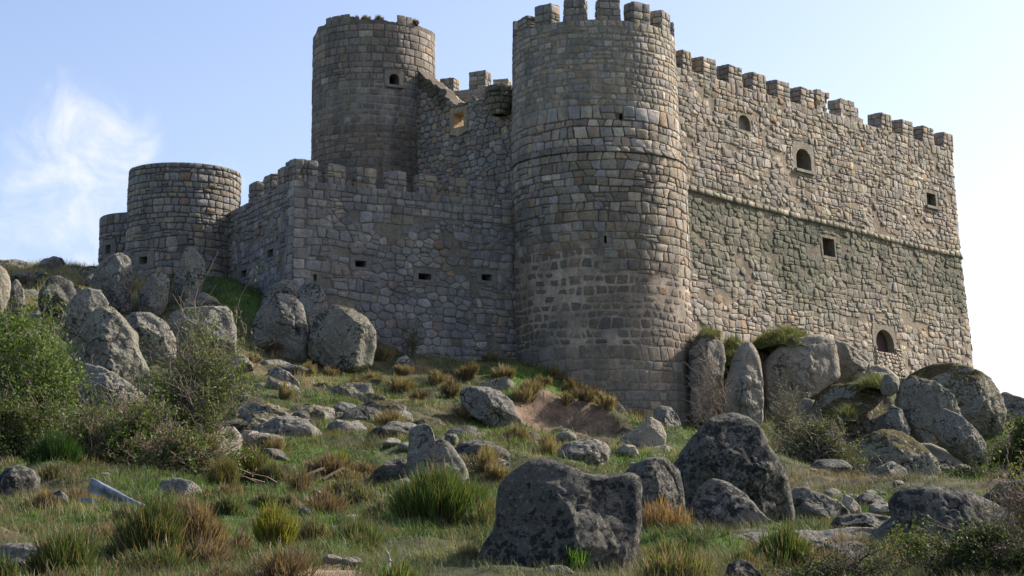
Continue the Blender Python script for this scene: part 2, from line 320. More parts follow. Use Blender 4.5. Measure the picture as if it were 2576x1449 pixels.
# ------------------------------------------------------------------ masonry
def clip_half(poly, a, b, c):
    """keep a*x+b*y<=c"""
    out = []; n = len(poly); 
    for i in range(n):
        p = poly[i]; q = poly[(i + 1) % n]; dp = a * p[0] + b * p[1] - c; dq = a * q[0] + b * q[1] - c
        if dp <= 0: out.append(p)
        if (dp < 0 < dq) or (dq < 0 < dp):
            t = dp / (dp - dq); out.append((p[0] + (q[0] - p[0]) * t, p[1] + (q[1] - p[1]) * t))
    return out
def area(p):
    return abs(sum(p[i][0] * p[(i + 1) % len(p)][1] - p[(i + 1) % len(p)][0] * p[i][1] for i in range(len(p)))) * 0.5 if len(p) > 2 else 0
def rubble(u0, u1, v0, v1, w, h, rng, jit=0.3):
    """irregular polygonal stones in loose rows (weighted cells)"""
    nx = int((u1 - u0) / w) + 3; ny = max(1, int(round((v1 - v0) / h))); h = (v1 - v0) / ny; S = []; H = {}; ph = rng.uniform(0, 9)
    for j in range(-1, ny + 1):
        x = -1.2 + rng.random()
        while x < nx:
            sc = rng.choice([0.55, 0.8, 1.0, 1.0, 1.3, 1.7]); x += sc * 0.5
            k = 2 if rng.random() < 0.16 else 1
            for q in range(k):
                y = j + 0.5 + rng.uniform(-jit, jit) * 0.42 + 0.22 * math.sin(x * 0.35 + ph + j * 0.4) + (0 if k == 1 else (q - 0.5) * 0.6)
                s = (x + rng.uniform(-jit, jit) * 0.45, y, rng.uniform(0, 0.22) * sc); S.append(s)
                H.setdefault((int(math.floor(s[0])), int(math.floor(s[1]))), []).append(len(S) - 1)
            if rng.random() < 0.22:   # chink stone
                s = (x + sc * 0.5, j + rng.choice([0.06, 0.94]), -0.1); S.append(s); H.setdefault((int(math.floor(s[0])), int(math.floor(s[1]))), []).append(len(S) - 1)
            x += sc * 0.5
    out = []
    for i, (x, y, wt) in enumerate(S):
        if not (-0.6 < y < ny + 0.6): continue
        P = [(x - 1.1, y - 0.9), (x + 1.1, y - 0.9), (x + 1.1, y + 0.9), (x - 1.1, y + 0.9)]
        ix, iy = int(math.floor(x)), int(math.floor(y))
        for a in (-2, -1, 0, 1, 2):
            for b in (-2, -1, 0, 1, 2):
                for k in H.get((ix + a, iy + b), ()):
                    if k == i: continue
                    q = S[k]; dx = q[0] - x; dy = q[1] - y; d2 = dx * dx + dy * dy
                    if d2 > 4.5: continue
                    c = (q[0] ** 2 + q[1] ** 2 - x * x - y * y + wt - q[2]) * 0.5
                    P = clip_half(P, dx, dy, c)
                    if not P: break
                if not P: break
            if not P: break
        if len(P) < 3: continue
        P = [(u0 + p[0] * w, v0 + p[1] * h) for p in P]
        for cc in ((-1, 0, -u0), (1, 0, u1), (0, -1, -v0), (0, 1, v1)):
            P = clip_half(P, *cc)
            if len(P) < 3: break
        if len(P) >= 3 and area(P) > 0.12 * w * h * 0.5: out.append(P)
    return out
def coursed(u0, u1, v0, v1, w, h, rng, wav=0.12, tilt=0.1, split=0.12):
    """stones in wavering courses"""
    v = v0; rows = [v0]
    while v < v1 - 0.6 * h:
        v += h * rng.uniform(0.75, 1.28); rows.append(min(v, v1))
    rows[-1] = v1; out = []; nr = len(rows)
    ph = [(rng.uniform(0, 6), rng.uniform(0, 6), rng.uniform(0.5, 1.2), rng.uniform(1.5, 3)) for _ in rows]
    def bd(j, u):
        if j == 0 or j == nr - 1: return rows[j]
        a, b, f1, f2 = ph[j]; return rows[j] + h * wav * (math.sin(u * f1 + a) * 0.6 + math.sin(u * f2 + b) * 0.4)
    for j in range(nr - 1):
        u = u0; ub = ut = u0
        while u < u1 - 1e-6:
            un = u + w * rng.choice([rng.uniform(0.5, 0.85), rng.uniform(0.85, 1.2), rng.uniform(0.85, 1.2), rng.uniform(1.1, 1.5)])
            if un > u1 - 0.4 * w: un = u1
            if un < u1: nb = un + rng.uniform(-tilt, tilt) * w; ntp = un + rng.uniform(-tilt, tilt) * w
            else: nb = ntp = u1
            dj = lambda: rng.uniform(-0.5, 0.5) * h * min(0.16, tilt)
            P = [(ub, bd(j, ub)), ((ub + nb) / 2, bd(j, (ub + nb) / 2) + dj()), (nb, bd(j, nb)), ((nb + ntp) / 2 + dj(), (bd(j, nb) + bd(j + 1, ntp)) / 2),
                 (ntp, bd(j + 1, ntp)), ((ut + ntp) / 2, bd(j + 1, (ut + ntp) / 2) + dj()), (ut, bd(j + 1, ut)), ((ub + ut) / 2 + dj(), (bd(j, ub) + bd(j + 1, ut)) / 2)]
            if rng.random() < split:
                vm = rows[j] + (rows[j + 1] - rows[j]) * rng.choice([0.25, 0.5, 0.75])
                out += [q for q in (clip_half(P, 0, 1, vm), clip_half(P, 0, -1, -vm)) if len(q) > 2]
            else: out.append(P)
            u = un; ub, ut = nb, ntp
    return out

class Surf:
    """a wall face: a path in plan (x,y arrays, outward normal to the right of travel), height v, outward offset h"""
    def __init__(s, x, y, off=None, shift=None):
        s.x = np.asarray(x, float); s.y = np.asarray(y, float); dx = np.gradient(s.x); dy = np.gradient(s.y)
        L = np.hypot(dx, dy); s.nx = dy / L; s.ny = -dx / L
        s.u = np.concatenate([[0], np.cumsum(np.hypot(np.diff(s.x), np.diff(s.y)))]); s.L = s.u[-1]
        s.off = off or (lambda v: np.zeros_like(v)); s.shift = shift
    def __call__(s, A):
        A = np.asarray(A, float); u, v, h = A[:, 0], A[:, 1], A[:, 2]; uc = np.clip(u, 0, s.L)
        nx = np.interp(uc, s.u, s.nx); ny = np.interp(uc, s.u, s.ny); l = np.hypot(nx, ny); nx /= l; ny /= l
        o = h + s.off(v); e = u - uc
        X = np.interp(uc, s.u, s.x) + nx * o - ny * e; Y = np.interp(uc, s.u, s.y) + ny * o + nx * e
        if s.shift is not None: X = X + s.shift(v)
        return np.stack([X, Y, v], 1)
    def uv(s, px, py):
        d = ray(px, py); best = None
        for k in range(3):
            v = 10.0 if best is None else best[1]
            P = s(np.stack([s.u, np.full_like(s.u, v), np.zeros_like(s.u)], 1)); r = P[:, 0] / P[:, 1] - d[0] / d[1]
            fac = s.nx * -P[:, 0] + s.ny * -P[:, 1]; c = [i for i in range(len(r) - 1) if r[i] * r[i + 1] <= 0 and fac[i] > 0]
            if not c: i = int(np.argmin(np.where(fac > 0, np.abs(r), 9))); t = 0
            else: i = min(c, key=lambda k_: P[k_, 1]); t = r[i] / (r[i] - r[i + 1]) if r[i] != r[i + 1] else 0
            j = min(i + 1, len(r) - 1); u = s.u[i] + (s.u[j] - s.u[i]) * t; Y = P[i, 1] + (P[j, 1] - P[i, 1]) * t
            best = (u, Y * d[2] / d[1])
        return best
def circle_surf(cx, cy, R, a0, a1, off=None, shift=None, n=160):
    a = np.linspace(D2R(a0), D2R(a1), n); return Surf(cx + R * np.sin(a), cy - R * np.cos(a), off, shift)
def line_surf(pts, off=None, shift=None, step=0.25):
    X, Y = [], []
    for (x0, y0), (x1, y1) in zip(pts[:-1], pts[1:]):
        n = max(2, int(math.hypot(x1 - x0, y1 - y0) / step)); t = np.linspace(0, 1, n, endpoint=False); X += list(x0 + (x1 - x0) * t); Y += list(y0 + (y1 - y0) * t)
    X.append(pts[-1][0]); Y.append(pts[-1][1]); return Surf(X, Y, off, shift)

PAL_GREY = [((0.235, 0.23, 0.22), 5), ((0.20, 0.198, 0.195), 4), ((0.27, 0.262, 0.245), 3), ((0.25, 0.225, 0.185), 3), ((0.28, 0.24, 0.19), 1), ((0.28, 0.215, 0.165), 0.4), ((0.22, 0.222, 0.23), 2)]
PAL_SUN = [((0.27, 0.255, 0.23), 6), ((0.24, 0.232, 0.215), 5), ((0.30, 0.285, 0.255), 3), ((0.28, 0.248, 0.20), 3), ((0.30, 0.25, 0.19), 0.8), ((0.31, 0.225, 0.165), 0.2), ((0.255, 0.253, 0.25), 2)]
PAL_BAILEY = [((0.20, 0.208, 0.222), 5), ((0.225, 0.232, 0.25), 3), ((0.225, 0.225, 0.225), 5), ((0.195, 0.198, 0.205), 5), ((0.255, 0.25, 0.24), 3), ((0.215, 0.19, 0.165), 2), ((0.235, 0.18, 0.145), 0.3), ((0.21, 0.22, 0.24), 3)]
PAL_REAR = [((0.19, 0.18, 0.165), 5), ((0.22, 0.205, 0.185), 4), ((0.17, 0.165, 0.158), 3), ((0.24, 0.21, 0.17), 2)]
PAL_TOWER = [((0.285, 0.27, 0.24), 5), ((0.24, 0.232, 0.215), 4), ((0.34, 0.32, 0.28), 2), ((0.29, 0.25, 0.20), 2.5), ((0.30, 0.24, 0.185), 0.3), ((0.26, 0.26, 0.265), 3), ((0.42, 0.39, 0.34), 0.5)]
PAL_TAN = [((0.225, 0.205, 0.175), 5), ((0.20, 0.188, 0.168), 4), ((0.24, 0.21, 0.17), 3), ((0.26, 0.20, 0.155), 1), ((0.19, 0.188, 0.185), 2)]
WG = (1.07, 1.0, 0.905); WB = 1.26
def pick(pal, rng):
    t = rng.random() * sum(p[1] for p in pal)
    for c, w in pal:
        t -= w
        if t <= 0: break
    k = (rng.uniform(0.8, 1.2) if rng.random() > 0.08 else rng.uniform(1.2, 1.5)) * WB; return [x * k * g * rng.uniform(0.97, 1.03) for x, g in zip(c, WG)]

class Build:
    """collects faces in wall coordinates, then maps them onto the wall surface"""
    def __init__(s, surf): s.S = surf; s.A = []; s.F = []; s.C = []; s.X = []; s.n = 0
    def stone(s, P, relief, gap, col, rng, rough=0.25):
        if len(P) < 3: return
        a = area(P); 
        if a < 0.004: return
        cu = sum(p[0] for p in P) / len(P); cv = sum(p[1] for p in P) / len(P)
        hw = max(abs(p[0] - cu) for p in P); hh = max(abs(p[1] - cv) for p in P)
        if hw < gap or hh < gap: return
        su = 1 - gap * 0.5 / hw; sv = 1 - gap * 0.5 / hh
        Q = []; n = len(P)
        for i in range(n):      # corner cutting
            p = P[i]; q = P[(i + 1) % n]; l = math.hypot(q[0] - p[0], q[1] - p[1])
            if l < 0.02: continue
            t = min(0.25, 0.045 / l)
            Q.append((p[0] + (q[0] - p[0]) * t, p[1] + (q[1] - p[1]) * t))
            if l > 0.12: Q.append((q[0] + (p[0] - q[0]) * t, q[1] + (p[1] - q[1]) * t))
        n = len(Q)
        if n < 3: return
        rel = relief * rng.uniform(1 - rough * 2, 1 + rough); tu = rng.uniform(-1, 1) * relief * rough; tv = rng.uniform(-1, 1) * relief * rough
        b = s.n
        for k, (f, hf) in enumerate(((1.0, None), (0.975, 0.72), (0.83, 1.0))):
            for q in Q:
                du = (q[0] - cu) * su * f; dv = (q[1] - cv) * sv * f
                if hf is None: h = -0.03
                else: h = rel * hf + tu * du / hw + tv * dv / hh + rng.uniform(-1, 1) * relief * 0.16
                s.A.append((cu + du + (rng.uniform(-.012, .012) if k else 0), cv + dv + (rng.uniform(-.012, .012) if k else 0), h))
                m = 0.9 if k == 0 else 1.0; s.C.append((col[0] * m, col[1] * m, col[2] * m))
        for k in (0, 1):
            for i in range(n):
                j = (i + 1) % n; s.F.append((b + k * n + i, b + k * n + j, b + (k + 1) * n + j, b + (k + 1) * n + i))
        s.F.append(tuple(b + 2 * n + i for i in range(n))); s.n += 3 * n
    def quad(s, A, cols):
        b = s.n; s.A += list(A); s.C += [tuple(cols)] * len(A) if not isinstance(cols[0], (tuple, list)) else list(cols); s.F.append(tuple(range(b, b + len(A)))); s.n += len(A)
    def backing(s, u0, u1, v0, v1, mortar, holes=(), step=0.45, thick=1.1, vtop=None, cap=True, back=True):
        us = sorted(set(np.round(list(np.linspace(u0, u1, max(2, int((u1 - u0) / step)))) + [x for h in holes for x in h[:2]], 4)))
        vs = sorted(set(np.round(list(np.linspace(v0, v1, max(2, int((v1 - v0) / step)))) + [x for h in holes for x in h[2:4]], 4)))
        top = (lambda u: v1) if vtop is None else vtop
        for h, on in ((0.0, True), (-thick, back)):
            if not on: continue
            for a, b_ in zip(us[:-1], us[1:]):
                ta, tb = top(a), top(b_)
                for c, d in zip(vs[:-1], vs[1:]):
                    if c >= max(ta, tb): continue
                    mu, mv = (a + b_) / 2, (c + d) / 2
                    if any(H[0] < mu < H[1] and H[2] < mv < H[3] and (h == 0 or (len(H) > 4 and H[4])) for H in holes): continue
                    A = [(a, min(c, ta), h), (b_, min(c, tb), h), (b_, min(d, tb), h), (a, min(d, ta), h)]
                    s.quad(A, [mortar(x[0], x[1]) for x in A])
        if cap:
            for a, b_ in zip(us[:-1], us[1:]):
                A = [(a, top(a), 0), (b_, top(b_), 0), (b_, top(b_), -thick), (a, top(a), -thick)]; s.quad(A, [mortar(x[0], x[1]) for x in A])
            for u, t in ((u0, top(u0)), (u1, top(u1))):
                A = [(u, v0, 0), (u, t, 0), (u, t, -thick), (u, v0, -thick)]; s.quad(A, [mortar(x[0], x[1]) for x in A])
    def stones(s, polys, relief, gap, pal, rng, excl=(), vtop=None, tint=None, rough=0.25, keep=None):
        for P in polys:
            cu = sum(p[0] for p in P) / len(P); cv = sum(p[1] for p in P) / len(P)
            if keep is not None and not keep(cu, cv): continue
            if vtop is not None and cv > vtop(cu): continue
            for E in excl:
                if max(p[0] for p in P) > E[0] and min(p[0] for p in P) < E[1] and max(p[1] for p in P) > E[2] and min(p[1] for p in P) < E[3]:
                    cand = [clip_half(P, 1, 0, E[0]), clip_half(P, -1, 0, -E[1]), clip_half(P, 0, 1, E[2]), clip_half(P, 0, -1, -E[3])]
                    P = max(cand, key=area)
                    if area(P) < 0.01: P = []; break
            if not P: continue
            c = pick(pal, rng)
            if tint: c = tint(cu, cv, c)
            r = relief(cu, cv) if callable(relief) else relief; g = gap(cu, cv) if callable(gap) else gap
            s.stone(P, r, g, c, rng, rough)
    def obj(s, name, parent, mat=M_ST, smooth=True):
        V = np.zeros((0, 3)) if not s.A else s.S(np.array(s.A)); cols = np.array(s.C)
        V = V - np.array(parent_origin(parent))
        return mesh_obj(name, V, s.F, mat, parent, cols, smooth)
def parent_origin(p):
    o = np.zeros(3)
    while p is not None: o += np.array(p.location); p = p.parent
    return o

def frame(S, parent, name, outer, op, arch=False, proud=0.03, depth=0.9, col=(0.27, 0.26, 0.24), closed=True, back=M_DARK, backcol=(0.02, 0.02, 0.02), label=None, sill=False):
    """dressed stone surround with a real recess; outer and op are (u0,u1,v0,v1)"""
    a0, a1, b0, b1 = op; cu = (a0 + a1) / 2; cv = (b0 + b1) / 2; inner = []
    if arch:
        r = (a1 - a0) / 2; vs = b1 - r * 0.85
        inner = [(a0, b0), (cu, b0), (a1, b0), (a1, (b0 + vs) / 2)] + [(cu + r * math.cos(t), vs + r * 0.85 * math.sin(t)) for t in np.linspace(0, math.pi, 11)] + [(a0, (b0 + vs) / 2)]
    else:
        inner = [(a0, b0), (cu, b0), (a1, b0), (a1, cv), (a1, b1), (cu, b1), (a0, b1), (a0, cv)]
    out = []
    for p in inner:
        du, dv = p[0] - cu, p[1] - cv; k = 1e9
        if du > 1e-9: k = min(k, (outer[1] - cu) / du)
        if du < -1e-9: k = min(k, (outer[0] - cu) / du)
        if dv > 1e-9: k = min(k, (outer[3] - cv) / dv)
        if dv < -1e-9: k = min(k, (outer[2] - cv) / dv)
        out.append((cu + du * k, cv + dv * k))
    A, F, C, MI = [], [], [], []; n = len(inner); rng = random.Random(int(a0 * 1000) % 9973)
    lo = np.array(out)
    for ring, h in ((out, -0.05), (out, proud), (inner, proud), (inner, -depth)):
        for p in ring: k = rng.uniform(0.88, 1.1); A.append((p[0], p[1], h)); C.append([c * k * g for c, g in zip(col, (1.1, 1.03, 0.93))])
    for r in range(3):
        for i in range(n):
            j = (i + 1) % n; F.append((r * n + i, r * n + j, (r + 1) * n + j, (r + 1) * n + i)); MI.append(0)
    if closed: F.append(tuple(3 * n + i for i in range(n))); MI.append(1)
    if sill:
        b = len(A); su0, su1 = a0 - 0.22, a1 + 0.22; t0, t1 = b0 - 0.16, b0 - 0.003
        for (u, v, h) in ((su0, t0, 0), (su1, t0, 0), (su1, t1, 0), (su0, t1, 0), (su0, t0, proud + 0.16), (su1, t0, proud + 0.16), (su1, t1, proud + 0.16), (su0, t1, proud + 0.16)):
            A.append((u, v, h)); C.append([c * 1.05 for c in col])
        for q in ((0, 1, 5, 4), (1, 2, 6, 5), (2, 3, 7, 6), (3, 0, 4, 7), (4, 5, 6, 7)): F.append(tuple(b + x for x in q)); MI.append(0)
    V = S(np.array(A)) - parent_origin(parent)
    o = mesh_obj(name, V, F, [M_ST, back], parent, np.array(C), False); o.data.polygons.foreach_set("material_index", MI)
    if label: o['label'] = label
    return o

def merlon_mesh(w, d, h, seed, pal, ruin=0.0):
    """free standing block of small masonry; origin at its base centre, front towards -Y"""
    rng = random.Random(seed); V, F, C = [], [], []
    faces = [((-w / 2, -d / 2), (w / 2, -d / 2)), ((w / 2, -d / 2), (w / 2, d / 2)), ((w / 2, d / 2), (-w / 2, d / 2)), ((-w / 2, d / 2), (-w / 2, -d / 2))]
    f1, f2 = rng.uniform(0, 6), rng.uniform(0, 6)
    mort = (0.19, 0.175, 0.15)
    for p, q in faces:
        L = math.hypot(q[0] - p[0], q[1] - p[1]); S = Surf([p[0], (p[0] + q[0]) / 2, q[0]], [p[1], (p[1] + q[1]) / 2, q[1]]); B = Build(S)
        B.quad([(0, -0.1, 0), (L, -0.1, 0), (L, h, 0), (0, h, 0)], mort)
        B.stones(coursed(0, L, -0.08, h + rng.uniform(0, 0.04), 0.42, 0.33, rng, 0.1, 0.1, 0.15), 0.05, 0.035, pal, rng)
        b = len(V); V += list(S(np.array(B.A))); F += [tuple(b + i for i in f) for f in B.F]; C += B.C
    # uneven cap course
    n = 5; b = len(V)
    for i in range(n):
        for j in range(n):
            x = -w / 2 + w * i / (n - 1); y = -d / 2 + d * j / (n - 1); e = 0.02 if 0 < i < n - 1 and 0 < j < n - 1 else 0.0
            V.append((x, y, h + rng.uniform(-0.02, 0.05) + (0.06 if e else 0))); k = rng.uniform(0.6, 1.0); C.append((0.24 * k, 0.22 * k, 0.18 * k))
    for i in range(n - 1):
        for j in range(n - 1): F.append((b + i * n + j, b + (i + 1) * n + j, b + (i + 1) * n + j + 1, b + i * n + j + 1))
    V = np.array(V, float); V[:, 0] *= 1 + 0.03 * np.sin(V[:, 2] * 3 + f1); V[:, :2] += 0.02 * np.stack([vnoise(V * 3, seed), vnoise(V * 3 + 9, seed + 1)], 1)
    me = bpy.data.meshes.new("merlon"); me.from_pydata(V.tolist(), [], F); add_color(me, np.array(C)); me.materials.append(M_ST)
    me.polygons.foreach_set("use_smooth", [True] * len(F)); me.update(); return me
def put_merlon(me, parent, S, u, v, inset=0.5, sx=1.0, sz=1.0, label=None, extra=0.0):
    p = S(np.array([[u, v, -inset]]))[0]; q = S(np.array([[u, v, 0.0]]))[0]; nx, ny = q[0] - p[0], q[1] - p[1]
    o = bpy.data.objects.new("merlon", me); COL.objects.link(o); o.parent = parent; o.location = tuple(p - parent_origin(parent))
    o.rotation_euler = (0, 0, math.atan2(ny, nx) + math.pi / 2 + extra); o.scale = (sx, 1, sz)
    if label: o['label'] = label
    return o

castle = empty("castle", W(1500, 1000, 86), "medieval stone castle with round towers and battlements on the rocky hill", "castle")
MER_G = [merlon_mesh(1.0, 0.75, 1.05, s, PAL_GREY) for s in (1, 2, 3)]
MER_S = [merlon_mesh(1.0, 0.9, 1.0, s, PAL_SUN) for s in (11, 12, 13)]
MER_B = [merlon_mesh(0.98, 0.5, 0.95, s, PAL_GREY) for s in (21, 22, 23)]

def smooth01(x): x = min(1, max(0, x)); return x * x * (3 - 2 * x)
# ---- main tower
MT_C = (W(1508, 600, 90)[0], 90.0)
zs = lambda py, Y=86: W(1500, py, Y)[2]
Z_PAR = zs(50, 85.9); Z_STR = zs(376, 85.8)
def mt_off(v):
    return np.interp(v, [4, 8, Z_STR - 0.15, Z_STR + 0.1, Z_PAR], [0.12, 0.06, -0.05, -0.17, -0.3])
def mt_shift(v): return np.interp(v, [4, 10, Z_STR, Z_STR + 0.3, Z_PAR], [0.22, 0.14, 0.0, -0.12, -0.24])
mt = circle_surf(MT_C[0], MT_C[1], 4.48, -178, 178, mt_off, mt_shift, 240)
def build_main_tower():
    rng = random.Random(7); S = mt; Rm = 4.48; uc = S.L / 2
    u0, u1 = uc - Rm * D2R(125), uc + Rm * D2R(125); z0 = zs(1140, 86)
    ku, kv = S.uv(1523, 606); pu, pv = S.uv(1562, 294)
    kh = (ku - 0.06, ku + 0.06, kv - 0.12, kv + 0.25); ph = (pu - 0.09, pu + 0.09, pv - 0.15, pv + 0.15)
    B = Build(S)
    zA, zB, zC, zD = zs(268), Z_STR, zs(640), zs(870)
    nz = lambda u, v, s: float(vnoise(np.array([[u * 0.35, v * 0.5, s]]), 77)[0])
    def mortar(u, v):
        if v > zA - 0.2: return (0.33, 0.29, 0.23)
        if v > zC + 2.2: return (0.16, 0.135, 0.105)
        t = smooth01((zC + 1.8 - v) / 1.6) * (0.6 + 0.4 * nz(u, v, 3) + 0.4 * nz(u * 4, v * 4, 5)); t = min(1, max(0.2, t)) if v < zC else max(0, t)
        if v < zD: t *= 0.7
        return tuple(a * (1 - t) + c * t for a, c in zip((0.17, 0.15, 0.12), (0.56, 0.46, 0.36)))
    B.backing(0, S.L, z0, Z_PAR, mortar, [kh, ph], thick=1.2, step=0.4)
    ex = [(kh[0] - 0.26, kh[1] + 0.26, kh[2] - 0.2, kh[3] + 0.18), ph]
    # upper small stones, mid large stones, lower stones set in pale mortar, ashlar foot
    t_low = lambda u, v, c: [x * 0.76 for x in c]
    B.stones(coursed(u0, u1, zA, Z_PAR, 0.44, 0.37, rng, 0.2, 0.2, 0.1), 0.03, 0.075, PAL_TOWER, rng, ex)
    B.stones(coursed(u0, u1, Z_STR + 0.17, zA, 0.56, 0.47, rng, 0.14, 0.2, 0.12), 0.06, 0.045, PAL_TOWER, rng, ex)
    lim = lambda u, v: zC + 1.6 * nz(u * 1.3, 3.0, 8)
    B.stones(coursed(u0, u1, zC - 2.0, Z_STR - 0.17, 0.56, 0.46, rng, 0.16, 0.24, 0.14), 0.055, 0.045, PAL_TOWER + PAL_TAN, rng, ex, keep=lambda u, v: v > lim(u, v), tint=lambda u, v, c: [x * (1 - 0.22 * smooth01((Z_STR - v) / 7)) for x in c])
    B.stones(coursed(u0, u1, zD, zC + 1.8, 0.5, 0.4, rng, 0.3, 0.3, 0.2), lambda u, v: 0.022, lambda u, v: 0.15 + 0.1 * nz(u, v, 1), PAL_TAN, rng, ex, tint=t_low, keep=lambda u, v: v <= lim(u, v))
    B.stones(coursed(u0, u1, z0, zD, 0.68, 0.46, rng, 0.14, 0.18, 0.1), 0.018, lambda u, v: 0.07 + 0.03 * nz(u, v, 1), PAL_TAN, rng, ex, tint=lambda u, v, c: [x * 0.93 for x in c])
    t = B.obj("round_tower", castle); t['label'] = "big battlemented round tower standing foremost, a rounded band halfway up"
    frame(S, t, "arrow_slit", ex[0], kh, False, 0.05, 0.7, (0.23, 0.215, 0.19))
    frame(S, t, "putlog_hole", (ph[0] - 0.05, ph[1] + 0.05, ph[2] - 0.05, ph[3] + 0.05), ph, False, -0.01, 0.7, (0.12, 0.11, 0.1))
    B = Build(S); B.stones(coursed(u0, u1, Z_STR - 0.17, Z_STR + 0.17, 0.62, 0.34, rng, 0, 0.03, 0), 0.14, 0.03, [((0.17, 0.165, 0.155), 3), ((0.21, 0.2, 0.185), 2)], rng, rough=0.12)
    B.obj("string_course", t)
    u2 = lambda px, py: S.uv(px, py)[0]
    for k, (a, b, py, sz) in enumerate(((1289, 1338, 70, 0.72), (1342, 1392, 45, 1), (1421, 1471, 25, 1.05), (1511, 1562, 15, 1.05), (1590, 1643, 28, 1), (1651, 1697, 50, 0.95))):
        uu = (u2(a + (2 if k else 3), 80) + u2(b - 6, 80)) / 2
        if k == 0: uu = u2(1312, 80)
        put_merlon(MER_G[k % 3], t, S, uu, Z_PAR, 0.42, (1.05, 0.98, 1.0, 1.04, 1.05, 1.0)[k], sz)
    for ang in (96, 118, 142, 166, -92, -116, -140, -164):
        put_merlon(MER_G[ang % 3], t, S, uc + Rm * D2R(ang), Z_PAR, 0.42, 1, 1)
    return t
build_main_tower()

# ---- right curtain wall
AZ = D2R(43.8); dvx, dvy = math.sin(AZ), math.cos(AZ)
RW0 = (W(1738, 470, 91)[0], 91.0)
def rw_path():
    x, y = RW0; P = []; L = 26.2
    for t in np.arange(-3.5, L, 0.25): P.append((x + dvx * t, y + dvy * t))
    cx, cy = x + dvx * L - dvy * 1.3, y + dvy * L + dvx * 1.3
    for a in np.linspace(0, 90, 14): r = D2R(a); P.append((cx + 1.3 * (dvy * math.cos(r) + dvx * math.sin(r)), cy + 1.3 * (-dvx * math.cos(r) + dvy * math.sin(r))))
    ex, ey = P[-1]
    for t in np.arange(0.3, 16, 0.3): P.append((ex - dvy * t, ey + dvx * t))
    return P
Z_RW = W(1740, 178, 91)[2]
rwP = rw_path(); Z_RS = W(1740, 474, 91)[2]
def rw_off(v): return np.interp(v, [6, 9, Z_RS, Z_RW], [1.25, 1.0, 0.3, 0.0])
rw = Surf([p[0] for p in rwP], [p[1] for p in rwP], rw_off)
def rrect(S, x0, y0, x1, y1):
    ua, va = S.uv(x0, y1); ub, vb = S.uv(x1, y0); ym = S.uv((x0 + x1) / 2, y1)[1]; yt = S.uv((x0 + x1) / 2, y0)[1]; return (ua, ub, ym, yt)
def grow(r, a, b=None): b = a if b is None else b; return (r[0] - a, r[1] + a, r[2] - b, r[3] + b)
